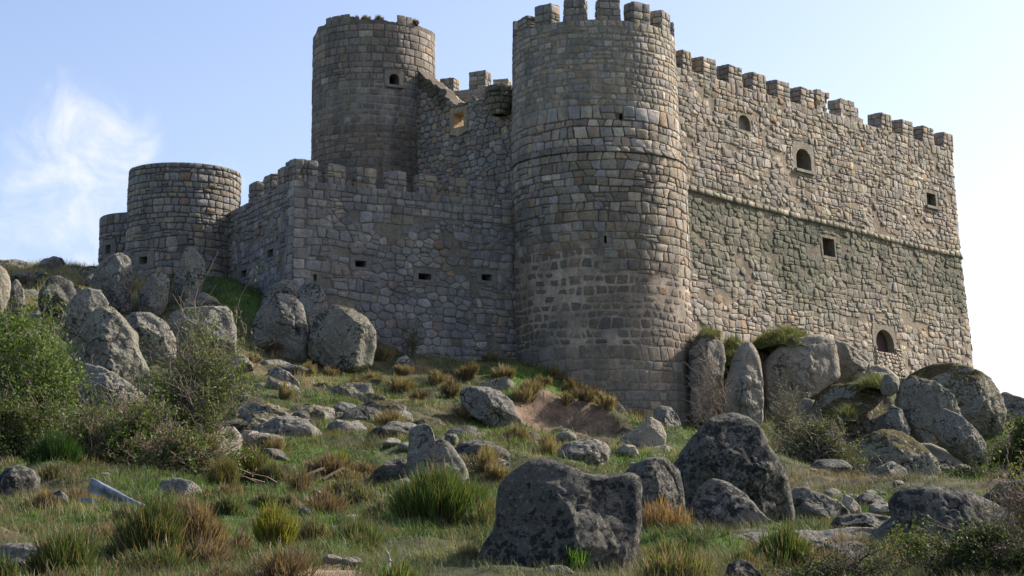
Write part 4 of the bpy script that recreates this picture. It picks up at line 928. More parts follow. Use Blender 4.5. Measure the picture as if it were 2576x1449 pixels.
ROCKS = [
 ("huge dark lichen covered boulder with sagging top edge in the foreground", [(1250,1260),(1262,1215),(1290,1185),(1330,1162),(1365,1155),(1400,1160),(1440,1180),(1470,1195),(1500,1200),(1560,1195),(1594,1190),(1613,1212),(1614,1250),(1610,1320),(1602,1380),(1580,1449),(1560,1520),(1300,1520),(1205,1430),(1213,1375),(1240,1340),(1250,1300)], 18.6, 0.7, D_, 3.4, 3, 0.03),
 ("dark rounded boulder squeezed between the foremost boulder and the tallest one", [(1570,1190),(1600,1165),(1640,1152),(1680,1155),(1710,1185),(1722,1240),(1726,1300),(1700,1360),(1600,1360),(1560,1260)], 26.5, 0.8, D_, 2.6, 3, 0.04),
 ("tallest dome shaped dark boulder right of the foreground, cracked across the middle", [(1695,1175),(1715,1138),(1745,1100),(1775,1065),(1810,1045),(1850,1040),(1890,1052),(1915,1085),(1935,1130),(1960,1165),(1978,1195),(1985,1235),(1997,1290),(1992,1325),(1900,1345),(1780,1345),(1720,1280),(1710,1210)], 30, 1.15, D_, 2.5, 4, 0.045),
 ("smooth grey boulder leaning against the foot of the tallest dome shaped boulder", [(1735,1300),(1745,1255),(1765,1222),(1795,1205),(1835,1215),(1870,1240),(1900,1275),(1925,1305),(1975,1325),(1980,1350),(1960,1365),(1760,1365),(1733,1330)], 27, 0.7, G_, 2.6, 5, 0.03),
 ("low grey boulder just right of the tallest dome shaped boulder", [(1985,1255),(2005,1228),(2030,1225),(2060,1240),(2100,1258),(2135,1285),(2150,1330),(2000,1335),(1985,1300)], 32, 0.8, G_, 2.4, 4, 0.05),
 ("long flat slab of rock lying below the tallest boulder", [(1735,1385),(1790,1350),(1900,1340),(2050,1335),(2190,1325),(2260,1345),(2240,1440),(1760,1440)], 23.5, 0.9, G_, 2.4, 2, 0.05),
 ("broad dark overhanging boulder at the lower right among brambles", [(2170,1370),(2225,1325),(2258,1298),(2250,1268),(2262,1242),(2305,1228),(2380,1228),(2450,1243),(2500,1268),(2560,1300),(2620,1340),(2640,1500),(2200,1500),(2140,1420)], 22.5, 0.9, D_, 2.6, 3, 0.055),
 ("small dark pointed boulder at the bottom edge in front of the flat slab", [(1822,1449),(1835,1418),(1860,1405),(1885,1415),(1912,1440),(1925,1480),(1815,1480)], 16, 0.25, D_, 2.4, 4, 0.05),
 ("split standing rock with a narrow upright finger on its left", [(1028,1085),(1048,1070),(1074,1064),(1088,1080),(1094,1112),(1106,1106),(1130,1115),(1150,1140),(1175,1180),(1182,1215),(1172,1232),(1100,1240),(1030,1235),(1015,1212),(1025,1160),(1028,1120)], 40, 0.75, G_, 3.2, 3, 0.035),
 ("dark crouching rock against the left side of the split standing rock", [(926,1210),(940,1185),(975,1163),(1012,1150),(1034,1170),(1034,1245),(935,1245)], 40.6, 0.7, D_, 2.5, 4, 0.05),
 ("pale flat slab in the grass just below the split standing rock", [(1040,1255),(1080,1236),(1140,1237),(1200,1253),(1245,1280),(1258,1320),(1100,1315),(1040,1285)], 34, 0.9, P_, 2.3, 2, 0.03),
 ("rounded grey rock left of the pale flat slab", [(948,1262),(965,1247),(1000,1244),(1030,1258),(1033,1290),(950,1290)], 33.2, 0.35, G_, 2.4, 4, 0.05),
 ("grey rock half hidden behind the large green broom", [(932,1300),(950,1287),(990,1287),(1010,1300),(1005,1335),(935,1335)], 31, 0.35, G_, 2.4, 4, 0.05),
 ("long smooth boulder sloping down right in the middle of the hillside", [(1157,985),(1180,972),(1225,973),(1258,985),(1288,1010),(1302,1045),(1330,1085),(1318,1110),(1240,1085),(1190,1050),(1160,1015)], 65, 1.3, G_, 2.3, 3, 0.035),
 ("pale bare boulder lying on grass below the main tower", [(1573,1100),(1600,1075),(1638,1048),(1664,1065),(1676,1095),(1671,1122),(1640,1136),(1600,1130)], 60, 0.6, P_, 2.6, 6, 0.025),
 ("grey ribbed boulder leaning at the right foot of the main tower", [(1646,1030),(1662,1018),(1690,1025),(1708,1050),(1718,1085),(1705,1112),(1655,1100),(1648,1065)], 76, 0.8, G_, 2.4, 5, 0.05),
 ("narrow rock poking from the dry grass at the tower foot", [(1533,1015),(1548,1006),(1565,1020),(1582,1048),(1570,1062),(1545,1045)], 76, 0.35, G_, 2.4, 4, 0.04),
 ("low tan rock shelf below the eroded bank", [(1282,1130),(1300,1115),(1345,1108),(1378,1122),(1385,1145),(1290,1148)], 53, 0.6, T_, 2.6, 4, 0.03),
 ("flat moss patched rock on the middle of the slope", [(905,1022),(930,1008),(985,1006),(1020,1020),(1022,1042),(960,1046),(910,1038)], 61, 0.7, MS, 2.6, 4, 0.04),
 ("largest pointed boulder of the left cluster, above the split slab", [(163,885),(185,852),(222,805),(250,772),(275,768),(300,790),(335,835),(345,880),(372,930),(397,990),(385,1015),(330,968),(280,938),(230,935),(180,915)], 60, 1.3, ML, 2.6, 5, 0.04),
 ("split slab with a deep diagonal crack under the largest left boulder", [(190,945),(212,912),(260,925),(320,960),(378,1008),(400,1050),(300,1070),(215,1030)], 58.5, 1.1, G_, 2.8, 4, 0.05),
 ("rounded boulder directly behind the left hawthorn", [(305,810),(330,787),(375,785),(415,808),(440,850),(440,900),(380,925),(330,890)], 64, 1.2, G_, 2.5, 4, 0.045),
 ("dark upright boulder left of its lighter neighbour near the hill crest", [(98,765),(105,725),(118,700),(145,692),(180,708),(194,740),(188,790),(160,822),(115,815)], 72, 1.1, D_, 2.7, 4, 0.035),
 ("notched grey boulder right of the dark upright one near the hill crest", [(160,800),(185,750),(215,722),(250,728),(274,762),(262,800),(225,850),(180,870),(150,850)], 69, 1.0, G_, 2.6, 5, 0.04),
 ("pale topped boulder standing against the far left wall end", [(228,705),(243,672),(272,643),(300,632),(322,645),(334,680),(333,715),(325,760),(270,765),(232,740)], 84, 1.1, G_, 2.6, 4, 0.035),
 ("small rounded boulder below the pale topped one at the wall", [(262,735),(285,710),(308,712),(328,738),(332,780),(318,805),(268,800)], 80, 0.8, D_, 2.6, 4, 0.035),
 ("right leaning oval boulder in the middle of the row under the squat tower", [(345,775),(355,728),(378,692),(408,680),(424,700),(420,755),(405,800),(350,805)], 80.5, 0.9, G_, 2.6, 4, 0.035),
 ("tallest leaning slab in front of the squat round tower", [(424,765),(438,705),(452,655),(462,622),(482,613),(498,635),(514,655),(518,690),(502,740),(475,780),(435,790)], 82, 1.0, ML, 2.7, 5, 0.035),
 ("boulder shaped like a loaf with a square right end above the hawthorn", [(415,830),(428,788),(465,772),(520,770),(570,769),(584,786),(592,830),(596,892),(575,895),(555,868),(500,880),(440,880)], 73, 1.2, G_, 3.2, 3, 0.03),
 ("black streaked low boulder behind the loaf shaped one", [(458,770),(475,740),(505,733),(540,748),(562,770),(560,800),(460,800)], 78.5, 0.8, G_, 2.4, 5, 0.05),
 ("tall rounded boulder below the castle corner, left of a pair", [(630,835),(645,785),(672,748),(705,737),(740,741),(762,768),(772,820),(775,880),(772,935),(720,930),(690,890),(640,900)], 78, 1.3, G_, 2.6, 4, 0.04),
 ("creased bulky boulder below the low front wall, right of a pair", [(785,810),(800,775),(840,764),(885,775),(922,797),(944,832),(947,870),(935,920),(880,940),(820,925),(785,905),(778,850)], 77.5, 1.2, ML, 2.6, 6, 0.045),
 ("orange stained outcrop carrying the castle corner", [(742,745),(760,712),(795,708),(818,738),(828,790),(815,860),(760,870),(742,810)], 81.6, 1.0, G_, 2.6, 4, 0.04),
 ("dark low outcrop under the side wall beside the corner", [(655,760),(685,718),(715,700),(748,706),(756,745),(740,800),(660,800)], 82.6, 1.0, G_, 2.4, 4, 0.04),
 ("pale boulder cut by the left picture edge near the hill crest", [(-60,720),(-15,660),(8,672),(22,705),(21,750),(5,790),(-60,800)], 74, 1.0, P_, 2.6, 4, 0.03),
 ("broken grey rock beside the pale boulder at the left edge", [(18,770),(22,725),(38,698),(60,728),(62,765),(45,790),(20,795)], 76, 0.7, G_, 2.6, 6, 0.05),
 ("mottled outcrop on the left skyline", [(-40,668),(0,655),(40,650),(80,662),(92,680),(60,705),(-40,705)], 96, 1.3, G_, 2.4, 4, 0.06),
 ("small rock in the grass below the left skyline outcrop", [(30,712),(60,700),(90,706),(95,722),(40,728)], 88, 0.6, G_, 2.4, 4, 0.06),
 ("big pale boulder under the hawthorn branches", [(472,1145),(495,1105),(540,1080),(585,1072),(603,1095),(606,1140),(598,1185),(540,1215),(478,1205)], 46, 1.0, P_, 2.6, 4, 0.035),
 ("pale rock leaning on the right of the big pale boulder", [(598,1100),(612,1082),(645,1085),(672,1110),(676,1140),(640,1150),(605,1140)], 47.5, 0.6, P_, 2.5, 4, 0.04),
 ("round stone below the pale leaning rock", [(596,1160),(608,1138),(630,1142),(645,1165),(638,1190),(600,1190)], 44.5, 0.35, T_, 2.4, 3, 0.03),
 ("squarish dark boulder at the left edge of the lower meadow", [(-5,1200),(15,1176),(45,1170),(78,1182),(93,1202),(92,1235),(70,1262),(0,1262)], 32, 0.5, D_, 3.0, 4, 0.04),
 ("rounded grey boulder behind the tall foreground broom at left", [(395,1235),(405,1210),(445,1202),(485,1212),(512,1240),(521,1268),(508,1300),(440,1300),(398,1270)], 32, 0.55, G_, 2.5, 4, 0.045),
 ("small dark rock in the lower left meadow, near the metal sheet", [(112,1262),(125,1240),(150,1232),(168,1245),(176,1275),(115,1275)], 30, 0.25, D_, 2.4, 4, 0.06),
 ("orange tinted rock behind the bottom left broom", [(150,1375),(165,1345),(195,1338),(225,1350),(240,1385),(235,1410),(155,1410)], 22, 0.35, T_, 2.6, 4, 0.04),
 ("grey lichen rock at the bottom left corner", [(-30,1400),(10,1372),(70,1368),(120,1385),(150,1440),(155,1500),(-30,1500)], 19, 0.5, G_, 2.5, 4, 0.05),
 ("spotted sloping rock on the grass left of the path to the wall", [(672,932),(695,922),(725,935),(752,962),(760,990),(720,995),(685,965)], 68, 0.7, G_, 2.4, 4, 0.05),
 ("pale upright stone in grass below the low front wall", [(990,925),(1002,900),(1022,893),(1040,912),(1042,940),(995,940)], 82, 0.5, P_, 2.5, 5, 0.05),
 ("pink stained flat rock above the hawthorn", [(575,905),(590,888),(615,893),(635,915),(640,935),(590,935)], 71, 0.6, T_, 2.5, 4, 0.04),
 ("grey oval rock beside the hawthorn top", [(535,945),(545,925),(570,922),(590,940),(592,970),(540,975)], 66, 0.6, G_, 2.4, 4, 0.04),
 # right hand outcrops
 ("lichen blackened rock wedged between the main tower and the wall outcrop", [(1735,880),(1752,848),(1778,836),(1804,842),(1822,865),(1826,910),(1815,965),(1795,1010),(1795,1065),(1735,1065)], 87.5, 1.4, MS, 3.2, 6, 0.08),
 ("tall tan rock pillar right of the main tower", [(1835,940),(1848,895),(1866,865),(1890,858),(1906,880),(1916,912),(1921,965),(1919,1060),(1900,1085),(1818,1075),(1824,985)], 86.5, 1.2, T_, 3.8, 6, 0.07),
 ("massive square cut outcrop carrying the long wall, grass on top", [(1922,925),(1945,885),(1985,852),(2030,842),(2080,840),(2102,850),(2110,900),(2113,950),(2075,975),(2020,1010),(2010,1075),(1928,1070),(1922,985)], 89.5, 1.8, T_, 4.4, 5, 0.05),
 ("wedge shaped outcrop stepping down to the little door", [(2094,850),(2128,862),(2162,882),(2192,903),(2188,930),(2140,965),(2096,975)], 92.5, 1.3, T_, 3.2, 6, 0.05),
 ("shadowed mossy rock filling the cleft behind the blackened rock and the tan pillar", [(1735,880),(1790,862),(1850,880),(1915,872),(1960,900),(1975,1000),(1960,1090),(1740,1090)], 91.2, 1.2, MS, 3.4, 4, 0.05),
 ("jagged grey slab leaning below the square cut outcrop", [(1985,1075),(1992,1030),(2025,1000),(2062,1010),(2085,1050),(2080,1100),(2000,1115)], 85, 0.9, G_, 3.0, 8, 0.05),
 ("cracked grey block between the mossy slab and the moss capped boulder", [(2225,1060),(2240,1015),(2270,1030),(2290,1080),(2285,1130),(2235,1135)], 81, 0.8, G_, 3.0, 8, 0.05),
 ("low pale ledge directly under the little door", [(2110,960),(2140,935),(2190,915),(2235,925),(2262,950),(2262,985),(2110,990)], 95.5, 1.0, P_, 2.8, 5, 0.03),
 ("broad mossy slab sloping below the little door", [(2035,1040),(2058,995),(2090,968),(2140,962),(2200,970),(2238,985),(2256,1015),(2262,1065),(2266,1120),(2230,1140),(2150,1130),(2060,1100)], 84, 2.0, MS, 2.9, 4, 0.05),
 ("mossy cracked outcrop low in the right hand rocks", [(2110,1150),(2160,1105),(2225,1080),(2275,1088),(2320,1118),(2358,1158),(2372,1210),(2368,1255),(2200,1260),(2115,1235)], 74, 1.8, MS, 2.6, 5, 0.06),
 ("small smooth grey rock at the front of the mossy cracked outcrop", [(2175,1220),(2200,1180),(2245,1160),(2280,1180),(2292,1230),(2280,1255),(2180,1255)], 71, 0.9, G_, 2.4, 4, 0.04),
 ("moss capped upright boulder left of the tilted egg shaped one", [(2256,985),(2272,955),(2300,944),(2345,958),(2395,995),(2420,1050),(2395,1115),(2320,1130),(2275,1090),(2258,1035)], 82.5, 1.5, ML, 2.7, 4, 0.05),
 ("greatest moss covered boulder under the far wall corner on the right skyline", [(2275,960),(2310,932),(2350,915),(2395,912),(2440,925),(2485,952),(2512,985),(2520,1035),(2508,1115),(2450,1125),(2390,1090),(2320,1030)], 90, 2.6, MS, 2.6, 4, 0.05),
 ("tilted egg shaped grey boulder overhanging a dark hollow on the right", [(2347,1085),(2353,1045),(2378,1026),(2415,1045),(2455,1085),(2478,1118),(2474,1165),(2452,1178),(2405,1150),(2368,1118)], 78, 1.1, G_, 2.4, 3, 0.03),
 ("rust streaked rock beneath the tilted egg shaped boulder", [(2285,1115),(2345,1115),(2420,1150),(2456,1195),(2455,1260),(2340,1260),(2305,1190)], 80, 1.2, T_, 2.8, 4, 0.04),
 ("sloping grey outcrop at the right picture edge", [(2505,1015),(2530,985),(2580,1008),(2660,1055),(2700,1120),(2520,1130)], 94, 2.0, G_, 2.4, 3, 0.05),
 ("upright small boulder balanced beside the grass ledge under the door", [(2213,975),(2225,945),(2245,936),(2262,955),(2258,985),(2240,998),(2218,992)], 81.5, 0.5, G_, 2.6, 5, 0.04),
 ("dark ridge of rock showing between the flat slab and the brambles", [(2030,1400),(2070,1372),(2140,1362),(2200,1375),(2230,1410),(2220,1450),(2040,1450)], 20, 0.4, D_, 2.8, 5, 0.05),
 ("shadowed rock at the right picture edge above the brambles", [(2480,1250),(2520,1215),(2580,1205),(2640,1230),(2650,1300),(2500,1310)], 34, 0.7, D_, 2.6, 5, 0.05),
 ("dark flat rock behind the broad overhanging boulder", [(2090,1320),(2110,1298),(2180,1290),(2240,1300),(2250,1345),(2100,1345)], 27, 0.7, D_, 2.4, 4, 0.05),
 ("pale sloping rock on the grass left of the broad overhanging boulder", [(2185,1272),(2215,1260),(2250,1275),(2262,1300),(2200,1305)], 36, 0.6, P_, 2.4, 4, 0.04),
 ("wedge shaped stone standing in the grass right of the low grey boulder", [(2118,1272),(2122,1242),(2140,1250),(2165,1275),(2165,1292),(2122,1290)], 37, 0.25, P_, 2.6, 6, 0.03),
]
for lb, poly, Y, th_, mt_, p_, cu_, am_ in ROCKS:
    w_ = (max(q[0] for q in poly) - min(q[0] for q in poly)); boulder(lb, poly, Y, th_, mt_, p_, cu_, am_, res=1.0 if w_ > 110 else (0.75 if w_ > 60 else 0.5))
# tumbled stones of the collapsed field wall at left
HEAP = [(655,1050,24,14),(640,1068,20,13),(672,1075,22,14),(700,1060,16,12),(722,1072,26,22),(762,1075,30,24),(690,1100,20,14),(722,1102,18,15),(780,1100,24,20),(745,1112,22,16),(665,1120,26,16),(700,1130,20,12),(735,1128,14,10),(605,1000,22,12),(635,1012,24,14),(662,1030,20,12),(775,1122,14,12),(755,1050,22,16)]
for i, (x, y, a, b) in enumerate(HEAP):
    rr = random.Random(i); poly = [(x + a * 1.15 * math.cos(t) * rr.uniform(0.8, 1.1), y + b * 1.15 * math.sin(t) * rr.uniform(0.8, 1.1)) for t in np.linspace(0, 2 * math.pi, 9)[:-1]]
    boulder("lichened rubble stone in the tumbled heap above the left broom", poly, 50 + 0.06 * (1120 - y) + (i % 3) * 0.3, 0.012 * (a + b) * 0.5 + 0.1, [G_, D_, G_, P_][i % 4], 3.0, 5, 0.05, res=0.4, name="rubble_stone", cat="stone", group="tumbled stones of the fallen field wall")

# scattered small stones: a few shapes, copied
def small_stones():
    rng = random.Random(9); protos = {}
    for mi, (mm, nm) in enumerate(((G_, 'grey'), (P_, 'pale'), (D_, 'dark'), (T_, 'tan'))):
        for v in range(2):
            poly = [(1288 + 60 * math.cos(t) * rng.uniform(0.75, 1.1), 1364 + 42 * math.sin(t) * rng.uniform(0.75, 1.1)) for t in np.linspace(0, 2 * math.pi, 8)[:-1]]
            o = boulder(None, poly, 40, 0.42, mm, 2.8, 7, 0.06, res=0.32, name="stone", cat=None); protos.setdefault(nm, []).append(o.data); bpy.data.objects.remove(o)
    n = 0
    while n < 175:
        Y = rng.uniform(24, 86) if rng.random() < 0.75 else rng.uniform(20, 40); px = rng.uniform(-40, 2600); x = (px - CX) / FPX * Y; z = gz(x, Y)
        if n < 45: px = rng.uniform(880, 1250); Y = rng.uniform(34, 48); x = (px - CX) / FPX * Y; z = gz(x, Y)
        elif n < 95: px = rng.uniform(1400, 1760); Y = rng.uniform(44, 62); x = (px - CX) / FPX * Y; z = gz(x, Y)
        elif n < 120: px = rng.uniform(2000, 2260); Y = rng.uniform(36, 55); x = (px - CX) / FPX * Y; z = gz(x, Y)
        if Y > 70 and 500 < px < 900: continue
        k = rng.choice(['grey', 'grey', 'pale', 'dark', 'tan']); me = rng.choice(protos[k])
        o = bpy.data.objects.new("stone", me); COL.objects.link(o); s = rng.choice([0.12, 0.2, 0.3, 0.3, 0.5]) * rng.uniform(0.8, 1.3) * (0.6 + Y / 90)
        o.location = (x, Y, z - 0.2 * s); o.scale = (s, s * rng.uniform(0.8, 1.2), s * rng.uniform(0.6, 1)); o.rotation_euler = (0, 0, rng.uniform(0, 6.28))
        tag(o, "small %s stone lying loose on the grassy slope" % k, "stone", "small %s stones scattered over the slope" % k); n += 1
small_stones()
def ledges():
    rng = random.Random(19); meshes = []
    for v in range(5):
        poly = [(1288 + 110 * math.cos(t) * rng.uniform(0.7, 1.1), 1364 + 62 * math.sin(t) * rng.uniform(0.65, 1.15)) for t in np.linspace(0, 2 * math.pi, 9)[:-1]]
        o = boulder(None, poly, 40, 0.8, (G_, ML, D_, G_, MS)[v], 3.4, 9, 0.05, res=0.6, name="ledge_rock", cat=None); meshes.append(o.data); bpy.data.objects.remove(o)
    areas = ((600, 1250, 50, 76, 26), (60, 560, 62, 92, 22), (850, 1300, 43, 54, 8), (1900, 2500, 40, 80, 22), (640, 1000, 52, 68, 12), (560, 760, 44, 56, 14), (1290, 1700, 42, 70, 10), (0, 250, 78, 95, 16))
    for a, b, c, d, n in areas:
        for _ in range(n):
            px, Y = rng.uniform(a, b), rng.uniform(c, d); x = (px - CX) / FPX * Y; k = rng.randrange(5); s = rng.choice([rng.uniform(0.35, 0.7), rng.uniform(0.6, 1.0), rng.uniform(0.95, 1.45)]) * (0.45 + Y / 110)
            if Y > 76: s *= 0.6
            o = bpy.data.objects.new("ledge_rock", meshes[k]); COL.objects.link(o); o.location = (x, Y, gz(x, Y) - 0.45 * s); o.scale = (s, s, s * rng.uniform(0.6, 1.1)); o.rotation_euler = (rng.uniform(-.2, .2), rng.uniform(-.3, .3), rng.uniform(0, 6.28))
            nm = ("grey", "grey", "dark", "grey", "mossy")[k]; tag(o, "%s half buried ledge of granite breaking through the hillside turf" % nm, "rock", "%s half buried granite ledges on the hillside" % nm)
ledges()

# ------------------------------------------------------------------ plants
def tubes(segs, cols, sides=3):
    """segs (n,8): p0 p1 r0 r1 -> vertices, quads"""
    S_ = np.asarray(segs, float); p0, p1, r0, r1 = S_[:, :3], S_[:, 3:6], S_[:, 6], S_[:, 7]; d = p1 - p0; d /= (np.linalg.norm(d, axis=1)[:, None] + 1e-9)
    a = np.cross(d, np.array([0.31, 0.74, 0.6])); a /= (np.linalg.norm(a, axis=1)[:, None] + 1e-9); b = np.cross(d, a); n = len(S_); V = np.zeros((n, 2 * sides, 3))
    for k in range(sides):
        t = 2 * math.pi * k / sides; o = a * math.cos(t) + b * math.sin(t); V[:, k] = p0 + o * r0[:, None]; V[:, sides + k] = p1 + o * r1[:, None]
    base = (np.arange(n) * 2 * sides)[:, None, None]; q = np.array([[k, (k + 1) % sides, sides + (k + 1) % sides, sides + k] for k in range(sides)])[None]
    return V.reshape(-1, 3), (base + q).reshape(-1, 4), np.repeat(np.asarray(cols), 2 * sides, 0)
def leaves(P, size, cols, rng, up=0.3, narrow=0.6):
    n = len(P); a = rng.normal(size=(n, 3)); a[:, 2] += up; a /= np.linalg.norm(a, axis=1)[:, None]; b = np.cross(a, rng.normal(size=(n, 3))); b /= (np.linalg.norm(b, axis=1)[:, None] + 1e-9)
    s = size * rng.uniform(0.7, 1.2, (n, 1)); V = np.stack([P - a * s, P - b * s * narrow, P + a * s, P + b * s * narrow], 1).reshape(-1, 3)
    return V, np.arange(4 * n).reshape(n, 4), np.repeat(cols, 4, 0)
def mixcol(rng, n, c1, c2, j=0.15):
    t = rng.random((n, 1)) ** 1.2; c = np.array(c1) * (1 - t) + np.array(c2) * t; return c * rng.uniform(1 - j, 1 + j, (n, 1))
def on_ground(px, Y, lift=0.0):
    x = (px - CX) / FPX * Y / math.cos(TH); return np.array([x, Y, gz(x, Y) + lift])
def shrub(name, label, px, Y, w, h, depth=None, nst=14, nleaf=9000, leaf=0.035, lc=((0.05, 0.09, 0.02), (0.13, 0.18, 0.04)), bc=((0.09, 0.07, 0.05), (0.2, 0.16, 0.12)), seed=1, sparse=0.0, base_spread=0.35, cat="bush", group=None, spiky=0.0, twr=0.006, z=None, levels=(7, 6), droop=0.0, skew=0.0):
    rng = np.random.default_rng(seed); depth = depth or w * 0.7; B0 = on_ground(px, Y); 
    if z is not None: B0[2] = z
    segs = []; tips = []
    def walk(p, target, n, r0, r1, wob):
        pts = [p]; 
        for i in range(1, n + 1):
            t = i / n; q = p + (target - p) * t; q = q + rng.normal(size=3) * wob * math.sin(math.pi * min(t, 0.85)) ; q[2] += 0.05 * h * math.sin(math.pi * t) * (n > 4); pts.append(q)
        for i in range(n): segs.append((*pts[i], *pts[i + 1], r0 + (r1 - r0) * i / n, r0 + (r1 - r0) * (i + 1) / n))
        return pts
    ell = lambda: None
    for s in range(nst):
        th = rng.uniform(0, 2 * math.pi); el = rng.uniform(0.05, 1.0) ** 0.8 * math.pi / 2; rr = rng.uniform(0.65, 1.0)
        tgt = np.array([math.cos(th) * math.cos(el) * w / 2 * rr + skew * h * rr * math.sin(el), math.sin(th) * math.cos(el) * depth / 2 * rr, (0.1 + 0.66 * math.sin(el)) * h * rr - droop * h * math.cos(el)])
        st = np.array([rng.normal() * w * base_spread * 0.3, rng.normal() * depth * base_spread * 0.3, -0.1])
        pts = walk(st, tgt, 6, 0.012 * (1 + h * 0.25), 0.006, 0.06 * h)
        for k in range(levels[0]):
            a = pts[rng.integers(2, 7)]; dv = (a - st) * 0.35 + rng.normal(size=3) * np.array([w, depth, h]) * 0.13; dv[2] += 0.01 * h; p2 = walk(a, a + dv, 4, min(0.007, twr * 1.6), min(0.004, twr), 0.03 * h)
            for q in range(levels[1]):
                c = p2[rng.integers(1, 5)]; dv = rng.normal(size=3) * h * 0.1 + np.array([0, 0, 0.05 * h]); p3 = walk(c, c + dv, 2, twr, twr * 0.5, 0.015 * h); tips.append(p3[-1]); tips.append(p3[1])
    root = empty(name, B0, label, cat, group)
    sg = np.array(segs); V, F, C = tubes(sg, mixcol(rng, len(sg), *bc)); fast_mesh("branches", V, F, M_BARK, root, C)
    if nleaf:
        T = np.array(tips); T = T[T[:, 2] > -0.05]; f = fbm(T * 2.2 / max(0.5, h * 0.5) + seed, 3, seed); keep = f > (-0.08 + sparse * 0.4); T = T[keep] if keep.sum() > 10 else T
        i = rng.integers(0, len(T), nleaf); P = T[i] + rng.normal(size=(nleaf, 3)) * 0.045 * (h ** 0.6) * (1 + 0.5 * rng.random((nleaf, 1)))
        V, F, C = leaves(P, leaf * rng.choice([0.6, 0.9, 1.25], nleaf)[:, None], mixcol(rng, nleaf, *lc, 0.3), rng); fast_mesh("foliage", V, F, M_LEAF, root, C)
    return root
def blades(base, hgt, width, lean, cols, rng, seg=2, curl=0.4):
    """tapering ribbons; base (n,3)"""
    n = len(base); az = rng.uniform(0, 2 * math.pi, n); d = np.stack([np.cos(az), np.sin(az), np.zeros(n)], 1); sd = np.stack([-np.sin(az + rng.uniform(-1, 1, n)), np.cos(az), np.zeros(n)], 1)
    sd /= np.linalg.norm(sd, axis=1)[:, None]; V = []; H = hgt[:, None]
    for k in range(seg + 1):
        t = k / seg; c = base + np.array([0, 0, 1.0]) * H * t * (1 - 0.25 * curl * t) + d * (lean[:, None] * H) * (t ** 1.6); ww = width[:, None] * (1 - 0.85 * t) * 0.5; V += [c - sd * ww, c + sd * ww]
    V = np.stack(V, 1).reshape(-1, 3); m = 2 * (seg + 1); b = (np.arange(n) * m)[:, None, None]; q = np.array([[2 * k, 2 * k + 1, 2 * k + 3, 2 * k + 2] for k in range(seg)])[None]
    return V, (b + q).reshape(-1, 4), np.repeat(cols, m, 0)
def broom(name, label, px, Y, w, h, n=1600, c=((0.04, 0.065, 0.018), (0.115, 0.14, 0.035)), seed=1, bc=((0.10, 0.07, 0.04), (0.24, 0.17, 0.10)), lean=0.45, cat="broom bush", group=None, z=None, wid=0.012, brown=0.15):
    """broom: woody base branching into sheaves of fine upright green rods"""
    rng = np.random.default_rng(seed); B0 = on_ground(px, Y)
    if z is not None: B0[2] = z
    root = empty(name, B0, label, cat, group); segs = []; clumps = []
    k = max(12, int(n / 45))
    for i in range(k):
        th = rng.uniform(0, 6.283); r = rng.random() ** 0.6; tgt = np.array([math.cos(th) * r * w * 0.36, math.sin(th) * r * w * 0.3, h * (0.55 - 0.38 * r) * rng.uniform(0.7, 1.15)]); st = np.array([rng.normal() * w * 0.05, rng.normal() * w * 0.05, -0.08]); m = st + (tgt - st) * 0.5 + rng.normal(size=3) * 0.04 * h
        segs += [(*st, *m, 0.014, 0.009), (*m, *tgt, 0.009, 0.004)]; clumps.append((tgt, r, th)); clumps.append((m, r * 0.6, th))
    sg = np.array(segs); V, F, C = tubes(sg, mixcol(rng, len(sg), *bc)); fast_mesh("branches", V, F, M_BARK, root, C)
    n = int(n * 1.4); wid *= 0.8; per = n // len(clumps) + 1; Vs, Fs, Cs = [], [], []; off = 0
    for tgt, r, th in clumps:
        q = per; b = tgt + rng.normal(size=(q, 3)) * np.array([0.035, 0.035, 0.05]) * w ** 0.5 * 1.3; out = np.array([math.cos(th) * r, math.sin(th) * r, 0])
        hh = h * rng.uniform(0.28, 0.62, q) * (1 - 0.3 * r) * rng.uniform(0.7, 1.1); dirs = out * lean + rng.normal(size=(q, 3)) * 0.25; dirs[:, 2] = 1; dirs /= np.linalg.norm(dirs, axis=1)[:, None]
        sdv = np.cross(dirs, rng.normal(size=(q, 3))); sdv /= np.linalg.norm(sdv, axis=1)[:, None]; ww = wid * rng.uniform(0.7, 1.4, q)[:, None] / 2
        m = b + dirs * hh[:, None] * 0.5 + rng.normal(size=(q, 3)) * 0.01; t = b + dirs * hh[:, None]; t[:, 2] += 0.02
        V = np.stack([b - sdv * ww, b + sdv * ww, m - sdv * ww, m + sdv * ww, t - sdv * ww * 0.3, t + sdv * ww * 0.3], 1).reshape(-1, 3); bb = off + (np.arange(q) * 6)[:, None, None]; F = (bb + np.array([[0, 1, 3, 2], [2, 3, 5, 4]])[None]).reshape(-1, 4)
        cc = mixcol(rng, q, *c) * rng.uniform(0.8, 1.2); br = rng.random(q) < brown; cc[br] = mixcol(rng, int(br.sum()), (0.16, 0.10, 0.05), (0.3, 0.2, 0.11)); Vs.append(V); Fs.append(F); Cs.append(np.repeat(cc, 6, 0)); off += 6 * q
    fast_mesh("foliage", np.concatenate(Vs), np.concatenate(Fs), M_LEAF, root, np.concatenate(Cs)); return root

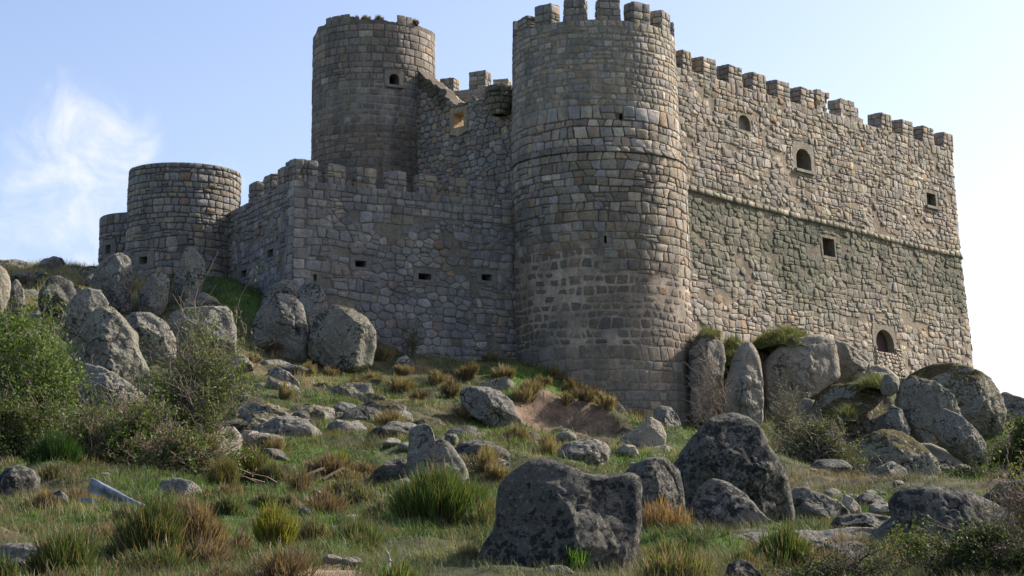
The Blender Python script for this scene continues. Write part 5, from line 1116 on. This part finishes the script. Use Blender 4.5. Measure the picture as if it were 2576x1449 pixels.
YG = ((0.045, 0.08, 0.018), (0.145, 0.19, 0.04)); OG = ((0.05, 0.075, 0.02), (0.12, 0.14, 0.045)); BRN = ((0.12, 0.085, 0.055), (0.28, 0.2, 0.13)); GRYB = ((0.13, 0.11, 0.09), (0.28, 0.24, 0.2))
shrub("leafy_shrub", "large bright green leafy shrub filling the left edge", 40, 44, 2.9, 3.6, 2.4, 34, 24000, 0.045, YG, GRYB, 101, 0.05, 0.6)
shrub("leafy_shrub", "green leafy shrub behind the biggest one, touching the left boulders", 110, 46.5, 2.2, 3.1, 1.8, 24, 13000, 0.045, YG, GRYB, 102, 0.2, 0.6)
shrub("hawthorn", "twiggy hawthorn with thin fresh leaves in front of the left boulders", 500, 45, 2.5, 3.6, 2.2, 24, 9500, 0.04, ((0.07, 0.10, 0.025), (0.18, 0.22, 0.05)), ((0.10, 0.085, 0.065), (0.26, 0.22, 0.17)), 103, 0.3, 0.25, levels=(9, 8), twr=0.008)
shrub("bramble_thicket", "low tangled thicket of twigs and leaves left of the hawthorn", 330, 41, 3.0, 1.9, 1.8, 30, 14000, 0.038, YG, ((0.10, 0.07, 0.055), (0.24, 0.17, 0.14)), 104, 0.1, 1.3, levels=(8, 8), twr=0.008)
shrub("bramble_thicket", "reddish bare branches spilling forward below the hawthorn", 470, 39, 2.4, 1.0, 1.2, 20, 4500, 0.036, YG, ((0.13, 0.08, 0.06), (0.3, 0.2, 0.16)), 105, 0.2, 1.3, levels=(8, 8), twr=0.008)
shrub("bramble_thicket", "dark tangled undergrowth beneath the biggest leafy shrub", 30, 40, 2.2, 1.5, 1.2, 20, 14000, 0.04, OG, BRN, 106, 0.0, 1.3, levels=(8, 7))
broom("broom_bush", "dark green broom in the shade beside the leafy shrub", 152, 38, 1.15, 1.0, 2600, ((0.02, 0.05, 0.012), (0.05, 0.09, 0.02)), 201, wid=0.016, brown=0.02)
broom("broom_bush", "broad bright green broom left of the foremost boulder", 1105, 25.5, 1.75, 0.72, 8500, ((0.045, 0.08, 0.018), (0.12, 0.165, 0.035)), 202, brown=0.12)
broom("broom_bush", "tall green broom with brown twiggy foot in the left foreground", 405, 19.5, 0.9, 0.74, 4200, seed=203, brown=0.25)
broom("broom_bush", "withered brown broom beside the tall green one at left", 515, 19.8, 0.6, 0.6, 2400, ((0.14, 0.10, 0.06), (0.3, 0.22, 0.14)), 204, brown=0.7)
broom("broom_bush", "green broom before the orange tinted rock at bottom left", 185, 17.5, 0.75, 0.5, 3000, seed=205)
broom("broom_bush", "small dense broom in the bottom left corner", 35, 17, 0.42, 0.36, 1600, seed=206)
broom("broom_bush", "yellowish green broom at lower left centre", 705, 20.5, 0.5, 0.52, 1900, ((0.12, 0.14, 0.02), (0.30, 0.28, 0.04)), 207, brown=0.3)
broom("broom_bush", "olive broom with sparse top between the yellowish and the broad one", 800, 22.5, 0.6, 0.5, 1700, ((0.06, 0.08, 0.03), (0.14, 0.16, 0.06)), 208, brown=0.35)
broom("broom_bush", "soft green broom left of the broad bright one", 905, 22.0, 0.65, 0.46, 2200, ((0.06, 0.09, 0.03), (0.15, 0.18, 0.06)), 209, brown=0.15)
broom("broom_bush", "reddish green broom just right of the big pale boulder", 572, 36, 0.85, 0.8, 1900, ((0.06, 0.08, 0.02), (0.13, 0.15, 0.03)), 210, brown=0.45)
broom("broom_bush", "rounded olive broom below the tumbled stones", 648, 40, 0.95, 0.8, 2000, ((0.06, 0.08, 0.02), (0.15, 0.16, 0.03)), 211, brown=0.2)
broom("broom_bush", "slim yellow green broom on the slope right of the tumbled stones", 866, 43, 0.45, 0.75, 900, ((0.10, 0.13, 0.02), (0.22, 0.24, 0.04)), 212, brown=0.1)
broom("broom_bush", "olive broom low behind the foremost boulder's left shoulder", 1210, 24.5, 0.5, 0.4, 1200, ((0.06, 0.08, 0.03), (0.14, 0.16, 0.06)), 213, brown=0.2)
broom("broom_bush", "green broom on the bottom edge left of centre", 1010, 15.5, 0.6, 0.26, 1900, ((0.07, 0.11, 0.03), (0.17, 0.22, 0.05)), 214)
broom("broom_bush", "fine green broom on the flat slab at lower right", 1960, 19, 0.75, 0.42, 2300, ((0.05, 0.08, 0.02), (0.12, 0.16, 0.035)), 215)
broom("broom_bush", "spreading green broom at the bottom edge right of the foremost boulder", 1690, 16.5, 0.9, 0.3, 2400, ((0.07, 0.09, 0.03), (0.18, 0.18, 0.07)), 216, brown=0.35)
shrub("thorn_shrub", "rounded brownish thorn shrub below the square cut outcrop", 2050, 64, 3.2, 2.15, 2.2, 40, 26000, 0.04, ((0.07, 0.08, 0.03), (0.15, 0.16, 0.06)), ((0.14, 0.115, 0.09), (0.28, 0.24, 0.19)), 301, 0.0, 0.6, levels=(9, 9), twr=0.012)
shrub("thorn_shrub", "upper wispy thorn shrub against the tan outcrop", 1985, 72, 2.0, 2.5, 1.6, 14, 2500, 0.035, ((0.08, 0.085, 0.035), (0.16, 0.17, 0.06)), ((0.15, 0.12, 0.09), (0.3, 0.25, 0.2)), 302, 0.0, 0.6, levels=(8, 7), twr=0.010, skew=-0.1)
shrub("thorn_shrub", "bare grey brown thorn shrub growing against the right side of the main tower", 1785, 82, 1.6, 3.9, 1.2, 15, 500, 0.03, OG, ((0.17, 0.13, 0.10), (0.32, 0.26, 0.21)), 303, 0.0, 0.35, levels=(7, 5), twr=0.007)
shrub("leafy_shrub", "dark green shrub at the right edge below the skyline rocks", 2565, 62, 2.5, 1.7, 1.6, 22, 12000, 0.045, OG, GRYB, 304, -0.2, 0.8)
shrub("leafy_shrub", "low dark bush in the hollow under the tilted egg shaped boulder", 2440, 60, 2.0, 0.9, 1.2, 18, 6000, 0.04, ((0.03, 0.045, 0.015), (0.08, 0.1, 0.03)), GRYB, 305, -0.2, 1.0)
shrub("leafy_shrub", "thin sapling with pale leaves by the low front wall", 1035, 84, 1.3, 1.9, 0.9, 9, 1200, 0.035, ((0.10, 0.12, 0.03), (0.2, 0.2, 0.05)), GRYB, 306, 0.3, 0.5, levels=(6, 5), twr=0.012)
shrub("bramble", "dark leafy bramble mass at the bottom right corner", 2470, 16, 1.3, 0.5, 0.8, 26, 11000, 0.016, ((0.02, 0.035, 0.012), (0.08, 0.10, 0.028)), ((0.06,0.04,0.03),(0.2,0.15,0.12)), 401, 0.0, 1.4, levels=(9, 8), twr=0.003)
shrub("bramble", "small leaved bramble on the bottom edge right of the small dark pointed boulder", 2120, 16, 1.1, 0.36, 0.7, 20, 7000, 0.013, ((0.02, 0.035, 0.012), (0.08, 0.10, 0.028)), ((0.06,0.04,0.03),(0.2,0.15,0.12)), 402, 0.0, 1.4, levels=(9, 8), twr=0.003)
shrub("bramble", "arching reddish bramble stems at the right edge above the dark mass", 2570, 17, 1.0, 1.1, 0.8, 26, 2600, 0.016, ((0.08, 0.10, 0.02), (0.2, 0.22, 0.05)), ((0.14, 0.09, 0.07), (0.34, 0.25, 0.2)), 403, 0.1, 0.8, levels=(7, 6), twr=0.003)
shrub("bramble", "pale green bramble sprays in front of the broad overhanging boulder", 2290, 17.2, 1.0, 0.34, 0.6, 14, 3500, 0.015, ((0.08, 0.11, 0.02), (0.2, 0.24, 0.05)), BRN, 404, 0.1, 1.3, levels=(7, 7), twr=0.003)
broom("grass_tussock", "vivid green grass tussock at the foot of the foremost boulder", 1440, 18.2, 0.42, 0.3, 900, ((0.09, 0.18, 0.02), (0.2, 0.33, 0.05)), 501, brown=0.03, lean=0.7, cat="grass tussock", wid=0.009)
broom("grass_tussock", "rusty dry grass between the foremost and the leaning grey boulders", 1660, 24, 1.0, 0.36, 1500, ((0.2, 0.11, 0.05), (0.4, 0.24, 0.12)), 502, brown=0.5, lean=0.3, cat="grass tussock", wid=0.009)
# low heather and dry tussocks
SM = []
rs = random.Random(77)
TUS = [(895,985),(780,940),(1018,935),(1180,955),(1230,905),(1100,960),(1340,1000),(1395,945),(1365,965),(1440,985),(1300,1100),(1385,1140),(1190,1160),(1215,1175),(1245,1205),(760,1240),(1170,1060),(985,1070),(1060,1000),(940,960),(1500,1000),(1470,1010),(1560,1010),(880,1220),(850,1180),(640,905),(610,930),(690,890),(720,1000),(520,1150),(835,940),(960,900),(1005,985),(1140,990),(1270,950),(1315,1030),(1420,1010),(1520,1030),(1600,1045),(1110,1240),(700,1150)]
def tussocks():
    for i, (x, y) in enumerate(TUS):
        # find the distance at which the ground meets this sight line
        best = None
        for Y in np.arange(24, 90, 0.5):
            p = W(x, y + 8, Y)
            if gz(p[0], Y) > p[2]: best = Y; break
        if best is None: continue
        dry = i % 3 != 0; s = rs.uniform(0.55, 1.1) * (0.55 + best / 110)
        c = ((0.15, 0.12, 0.06), (0.33, 0.26, 0.14)) if dry else ((0.10, 0.075, 0.045), (0.2, 0.15, 0.085))
        broom("grass_tussock" if dry else "heather_clump", "dry straw coloured tussock on the slope below the castle" if dry else "low dark brown heather clump on the slope below the castle", x, best, s * 1.15, s * 0.62, int(500 + 200 * s), c, 600 + i, lean=0.8, cat="grass tussock" if dry else "heather", group="dry tussocks on the slope" if dry else "heather clumps on the slope", wid=0.022 * (best / 70), brown=0.2)
tussocks()

# ------------------------------------------------------------------ grass
def grass():
    rng = np.random.default_rng(4)
    def field(n, y0, y1, power):
        Y = (y0 ** power + rng.random(n) * (y1 ** power - y0 ** power)) ** (1 / power); x = rng.uniform(-0.33, 0.33, n) * Y; return x, Y
    # short green turf
    x, Y = field(265000, 11, 100, 1.0); g, d, s, scar, bank = masks(x, Y); k = (g + rng.normal(size=len(x)) * 0.12 > -0.2) & (scar < 0.3) & (bank < 0.5); x, Y = x[k], Y[k]; z = ground_z(x, Y); n = len(x)
    w = 0.006 + 0.00028 * Y; h = (0.05 + 0.0013 * Y) * rng.uniform(0.5, 1.5, n) * (1 + 0.9 * fbm(np.stack([x, Y, x * 0], 1) / 0.5, 2, 63)); b = np.stack([x, Y, z - 0.01], 1); c = mixcol(rng, n, (0.045, 0.09, 0.012), (0.15, 0.25, 0.03)) * (1 + 0.45 * fbm(np.stack([x, Y, x * 0], 1) / 0.7, 2, 61))[:, None]
    V, F, C = blades(b, h, w * rng.uniform(0.7, 1.4, n), rng.uniform(0.1, 0.9, n), c, rng, 1); tag(fast_mesh("green_grass", V, F, M_GRASS, cols=C), "short green turf in patches over the hillside", "grass", kind="stuff")
    # dull mixed herbs and dry straw in clumps
    def clumps(name, label, nc, per, y0, y1, test, hh, c1, c2, ww, lean, power=1.0, spread=0.16):
        x, Y = field(nc, y0, y1, power); m = masks(x, Y); k = test(*m, x, Y) & (m[3] < 0.3) & (m[4] < 0.5); x, Y = x[k], Y[k]; sc = rng.uniform(0.5, 1.3, len(x)); xx = np.repeat(x, per) ; YY = np.repeat(Y, per); s2 = np.repeat(sc, per); n = len(xx)
        xx = xx + rng.normal(size=n) * spread * s2 * (0.4 + YY / 70); YY = YY + rng.normal(size=n) * spread * s2 * (0.4 + YY / 70); z = ground_z(xx, YY); h = hh * s2 * rng.uniform(0.5, 1.25, n) * (0.55 + YY / 110)
        t = np.repeat(rng.random(len(x)), per)[:, None]; c = (np.array(c1) * (1 - t) + np.array(c2) * t) * rng.uniform(0.7, 1.3, (n, 1))
        V, F, C = blades(np.stack([xx, YY, z - 0.02], 1), h, ww * (0.35 + YY / 55) * rng.uniform(0.7, 1.4, n), rng.uniform(0.05, lean, n), c, rng, 2); tag(fast_mesh(name, V, F, M_GRASS, cols=C), label, "grass", kind="stuff")
    clumps("dry_grass", "tall straw coloured grass in patches over the hillside", 4300, 26, 11, 98, lambda g, d, s, a, b, x, Y: (d > 0.14), 0.30, (0.18, 0.14, 0.065), (0.36, 0.29, 0.16), 0.011, 0.6)
    clumps("herbs", "low grey green herbs and weeds over the hillside", 11300, 22, 11, 98, lambda g, d, s, a, b, x, Y: (d < 0.15), 0.17, (0.04, 0.055, 0.02), (0.17, 0.17, 0.08), 0.014, 1.0, spread=0.14)
    clumps("scrub", "low brown heath scrub over the lower meadow", 4200, 40, 14, 62, lambda g, d, s, a, b, x, Y: (s > -0.08), 0.24, (0.09, 0.065, 0.04), (0.2, 0.15, 0.09), 0.010, 1.0, spread=0.13)
    clumps("crest_grass", "pale dry grass along the left crest", 5200, 26, 82, 99, lambda g, d, s, a, b, x, Y: (x / Y < -0.2), 0.3, (0.28, 0.22, 0.11), (0.46, 0.38, 0.22), 0.012, 0.5)
    clumps("foreground_grass", "rank mixed grass and herbs along the bottom of the meadow", 1900, 42, 12, 21.5, lambda g, d, s, a, b, x, Y: (g > -0.35), 0.24, (0.06, 0.08, 0.03), (0.22, 0.20, 0.10), 0.009, 0.7, spread=0.16)
    clumps("meadow_weeds", "dark green weeds between the shrubs of the meadow", 5200, 34, 18, 70, lambda g, d, s, a, b, x, Y: (g > 0.0), 0.2, (0.035, 0.06, 0.018), (0.10, 0.14, 0.035), 0.016, 1.1, spread=0.15)
    clumps("tower_foot_grass", "pale dry grass fringing the foot of the main tower", 420, 30, 70, 82, lambda g, d, s, a, b, x, Y: (x / Y > 0.01) & (x / Y < 0.085), 0.5, (0.28, 0.21, 0.10), (0.46, 0.36, 0.2), 0.010, 0.4)
grass()
def heath():
    r = random.Random(123); pts = []
    while len(pts) < 46:
        px, Y = r.uniform(90, 1230), r.choice([r.uniform(16, 22), r.uniform(20, 34), r.uniform(28, 42)])
        if any(abs(px - q[0]) < 46 and abs(Y - q[1]) < 2.5 for q in pts): continue
        pts.append((px, Y))
    for _ in range(14): pts.append((r.uniform(1620, 2300), r.uniform(16.5, 22)))
    for i, (px, Y) in enumerate(pts):
        k = i % 3; c = (((0.075, 0.085, 0.045), (0.17, 0.18, 0.10)), ((0.10, 0.07, 0.045), (0.22, 0.16, 0.11)), ((0.05, 0.07, 0.025), (0.13, 0.15, 0.06)))[k]; s_ = r.uniform(0.35, 0.75) * (0.6 + Y / 45)
        broom("low_shrub", "low %s heath shrub in the meadow at the foot of the hill" % ("grey green", "reddish brown", "olive green")[k], px, Y, s_ * 1.3, s_ * 0.42, int(700 + 500 * s_), c, 800 + i, lean=0.9, cat="shrub", group="low %s heath shrubs in the meadow" % ("grey green", "reddish brown", "olive green")[k], wid=0.009 * (0.6 + Y / 30), brown=0.25)
heath()
for k_, (px_, w_, a_) in enumerate(((888, 0.55, -18), (915, 0.8, -8), (948, 0.6, 5), (1040, 0.4, 38))):
    q_ = rt(np.array([[rt.L / 2 + 3.52 * D2R(a_), Z_RT, -0.5]]))[0]
    broom("parapet_shrub", ("little brown shrub leftmost on top of the rear round tower", "widest shrub growing on the rear tower's rim", "green brown shrub right of the widest one on the rear tower's rim", "mossy tuft at the right of the rear tower's rim")[k_], px_, q_[1], w_, 0.42, 500, ((0.06, 0.06, 0.03), (0.16, 0.13, 0.07)), 900 + k_, lean=0.9, cat="shrub", z=q_[2] - 0.05, wid=0.03, brown=0.4)
# turf caps on the outcrops under the long wall
def turf_cap(label, px, py, Y, w, h, seed, n=5000, dep=1.6):
    rng = np.random.default_rng(seed); c = W(px, py, Y); t = rng.uniform(0, 2 * math.pi, n); r = np.sqrt(rng.random(n)); x = r * np.cos(t) * w / 2; y = r * np.sin(t) * dep; z = h * (1 - r ** 2) - 0.2 * h + rng.normal(size=n) * 0.05 - 0.22 * h * r ** 4; q_ = vnoise(np.stack([x * 3, y * 3, z * 3], 1), seed); kk = q_ > -0.15; x, y, z, r = x[kk], y[kk], z[kk], r[kk]; n = len(x)
    root = empty("turf_cap", c, label, "grass")
    cc = mixcol(rng, n, (0.055, 0.075, 0.02), (0.23, 0.22, 0.09)); V, F, C = blades(np.stack([x, y, z], 1), rng.uniform(0.08, 0.3, n) * (1 + 0.8 * np.sin(x * 4 + y * 3) ** 2), rng.uniform(0.015, 0.03, n), rng.uniform(0.3, 1.6, n), cc, rng, 2); fast_mesh("grass_blades", V, F, M_GRASS, root, C)
    N = 28; M = 9; VV = []
    for k in range(M + 1):
        rr = k / M
        for i in range(N): a = 2 * math.pi * i / N; VV.append((rr * math.cos(a) * w / 2 * 1.02, rr * math.sin(a) * dep * 1.02, h * (1 - rr ** 2) - 0.18 * h - 0.25 * h * rr ** 4))
    FF = [(k * N + i, k * N + (i + 1) % N, (k + 1) * N + (i + 1) % N, (k + 1) * N + i) for k in range(M) for i in range(N)]
    VV = np.array(VV); VV += 0.13 * np.stack([vnoise(VV * 2.2, 1), vnoise(VV * 2.2, 2), vnoise(VV * 2.2, 3)], 1); fast_mesh("soil_mound", VV, FF, M_BARK, root, mixcol(rng, len(VV), (0.05, 0.055, 0.02), (0.10, 0.11, 0.04)), True)
turf_cap("grass tuft on the rock beside the main tower", 1780, 850, 88.8, 1.2, 0.32, 1, 2200)
turf_cap("sagging green turf in the gap between the blackened rock and the tan pillar", 1846, 905, 89.8, 2.0, 1.1, 2, 7000)
turf_cap("rounded grassy cap on top of the square cut outcrop", 1972, 866, 90.8, 3.4, 0.7, 3, 11000, 2.2)
turf_cap("strip of grass under the little door", 2195, 975, 84, 1.7, 0.35, 4, 3500)
turf_cap("green tuft on the mossy slab", 2130, 1052, 81.5, 0.9, 0.45, 5, 2000)

# ------------------------------------------------------------------ odd things on the slope
def metal_sheet():
    p = on_ground(300, 29.5); root = empty("metal_sheet", p + np.array([0, 0, 0.05]), "bent galvanised metal sheet lying in the lower left meadow", "metal sheet")
    def panel(name, L, H, lip, seed, off, rot):
        prof = [(0.0, 0.0), (0.01, H * 0.35), (-0.01, H * 0.7), (0.0, H), (lip, H + 0.01), (lip + 0.01, H - 0.03)]; V = []; n = 22; m = len(prof)
        for k in range(n):
            t = k / (n - 1)
            for a_, b_ in prof: V.append((-L / 2 + L * t, a_, b_ * (1 - 0.2 * t) ))
        V = np.array(V, float); V += 0.022 * np.stack([vnoise(V * 9, seed), vnoise(V * 7, seed + 1), vnoise(V * 7, seed + 2)], 1); V[:, 2] += 0.05 * np.sin(V[:, 0] * 3 + seed)
        W2 = V + np.array([0, 0.006, 0.0]); F = []
        for q_, s_ in ((0, 1), (n * m, -1)):
            for k in range(n - 1):
                for i in range(m - 1):
                    f = (q_ + k * m + i, q_ + (k + 1) * m + i, q_ + (k + 1) * m + i + 1, q_ + k * m + i + 1); F.append(f if s_ > 0 else f[::-1])
        o = mesh_obj(name, np.concatenate([V, W2]), F, M_METAL, root, smooth=True); o.location = off; o.rotation_euler = rot
    panel("panel", 1.0, 0.2, 0.07, 3, (0.02, 0, 0.1), (D2R(4), D2R(18), D2R(-10)))
    panel("torn_flap", 0.34, 0.12, 0.04, 9, (-0.36, -0.14, 0.06), (D2R(-35), D2R(10), D2R(15)))
metal_sheet()
def plank(label, x0, y0, x1, y1, Y, t):
    a, b = W(x0, y0, Y), W(x1, y1, Y + 0.4); c = (a + b) / 2; d = b - a; L = np.linalg.norm(d); w = t; V = []
    for x in (-L / 2, 0, L / 2):
        for y, z in ((-w / 2, -w / 4), (w / 2, -w / 4), (w / 2, w / 4), (-w / 2, w / 4)): V.append((x, y, z + 0.01 * (x == 0)))
    F = [(0, 3, 2, 1), (8, 9, 10, 11)] + [(s * 4 + i, s * 4 + (i + 1) % 4, s * 4 + 4 + (i + 1) % 4, s * 4 + 4 + i) for s in (0, 1) for i in range(4)]
    o = mesh_obj("plank", V, F, M_WOOD, smooth=False); o.location = tuple(c); o.rotation_euler = Vector(d).to_track_quat('X', 'Z').to_euler(); tag(o, label, "plank")
plank("rusty brown plank lying left in the grass below the tumbled stones", 752, 1205, 812, 1178, 40, 0.09)
plank("paler plank lying right of the rusty one in the grass", 812, 1206, 866, 1176, 40.5, 0.08)
def stump():
    rng = np.random.default_rng(8); p = on_ground(1000, 17.6); segs = []
    root = empty("dead_stump", p, "weathered dead stump with pale broken branches near the bottom edge", "stump")
    def br(a, d, n, r):
        q = np.array(a, float)
        for i in range(n):
            e = q + np.array(d) / n + rng.normal(size=3) * 0.012; segs.append((*q, *e, r * (1 - i / (n + 1)), r * (1 - (i + 1) / (n + 1)))); q = e
        return q
    e = br((0, 0, -0.05), (-0.03, 0, 0.18), 4, 0.045); br(e, (-0.06, -0.02, 0.12), 4, 0.018); br((0, 0, 0.08), (0.12, 0, 0.12), 4, 0.02); br((0, 0, 0.05), (0.2, 0.02, 0.05), 4, 0.022); br((0.05, 0, 0.03), (0.05, -0.02, 0.16), 4, 0.012); br((0, 0, 0.02), (-0.2, 0, 0.06), 4, 0.02)
    V, F, C = tubes(np.array(segs), np.tile([0.3, 0.27, 0.22], (len(segs), 1)), 6); fast_mesh("branches", V, F, M_DEAD, root, C, True)
stump()
for i, (x, y, a, b, m_, lb) in enumerate(((835, 1408, 26, 12, T_, "tan stone left on the sandy bank at the bottom"), (885, 1412, 32, 11, T_, "long flat tan stone right on the sandy bank at the bottom"), (1400, 1440, 40, 22, T_, "brown crumbling clod of earth beside the vivid green tussock"))):
    rr = random.Random(i + 50); poly = [(x + a * math.cos(t) * rr.uniform(0.85, 1.1), y + b * math.sin(t) * rr.uniform(0.85, 1.1)) for t in np.linspace(0, 2 * math.pi, 11)[:-1]]; boulder(lb, poly, 17.6, 0.12, m_, 3, 5, 0.06, res=0.5, name="stone", cat="stone")
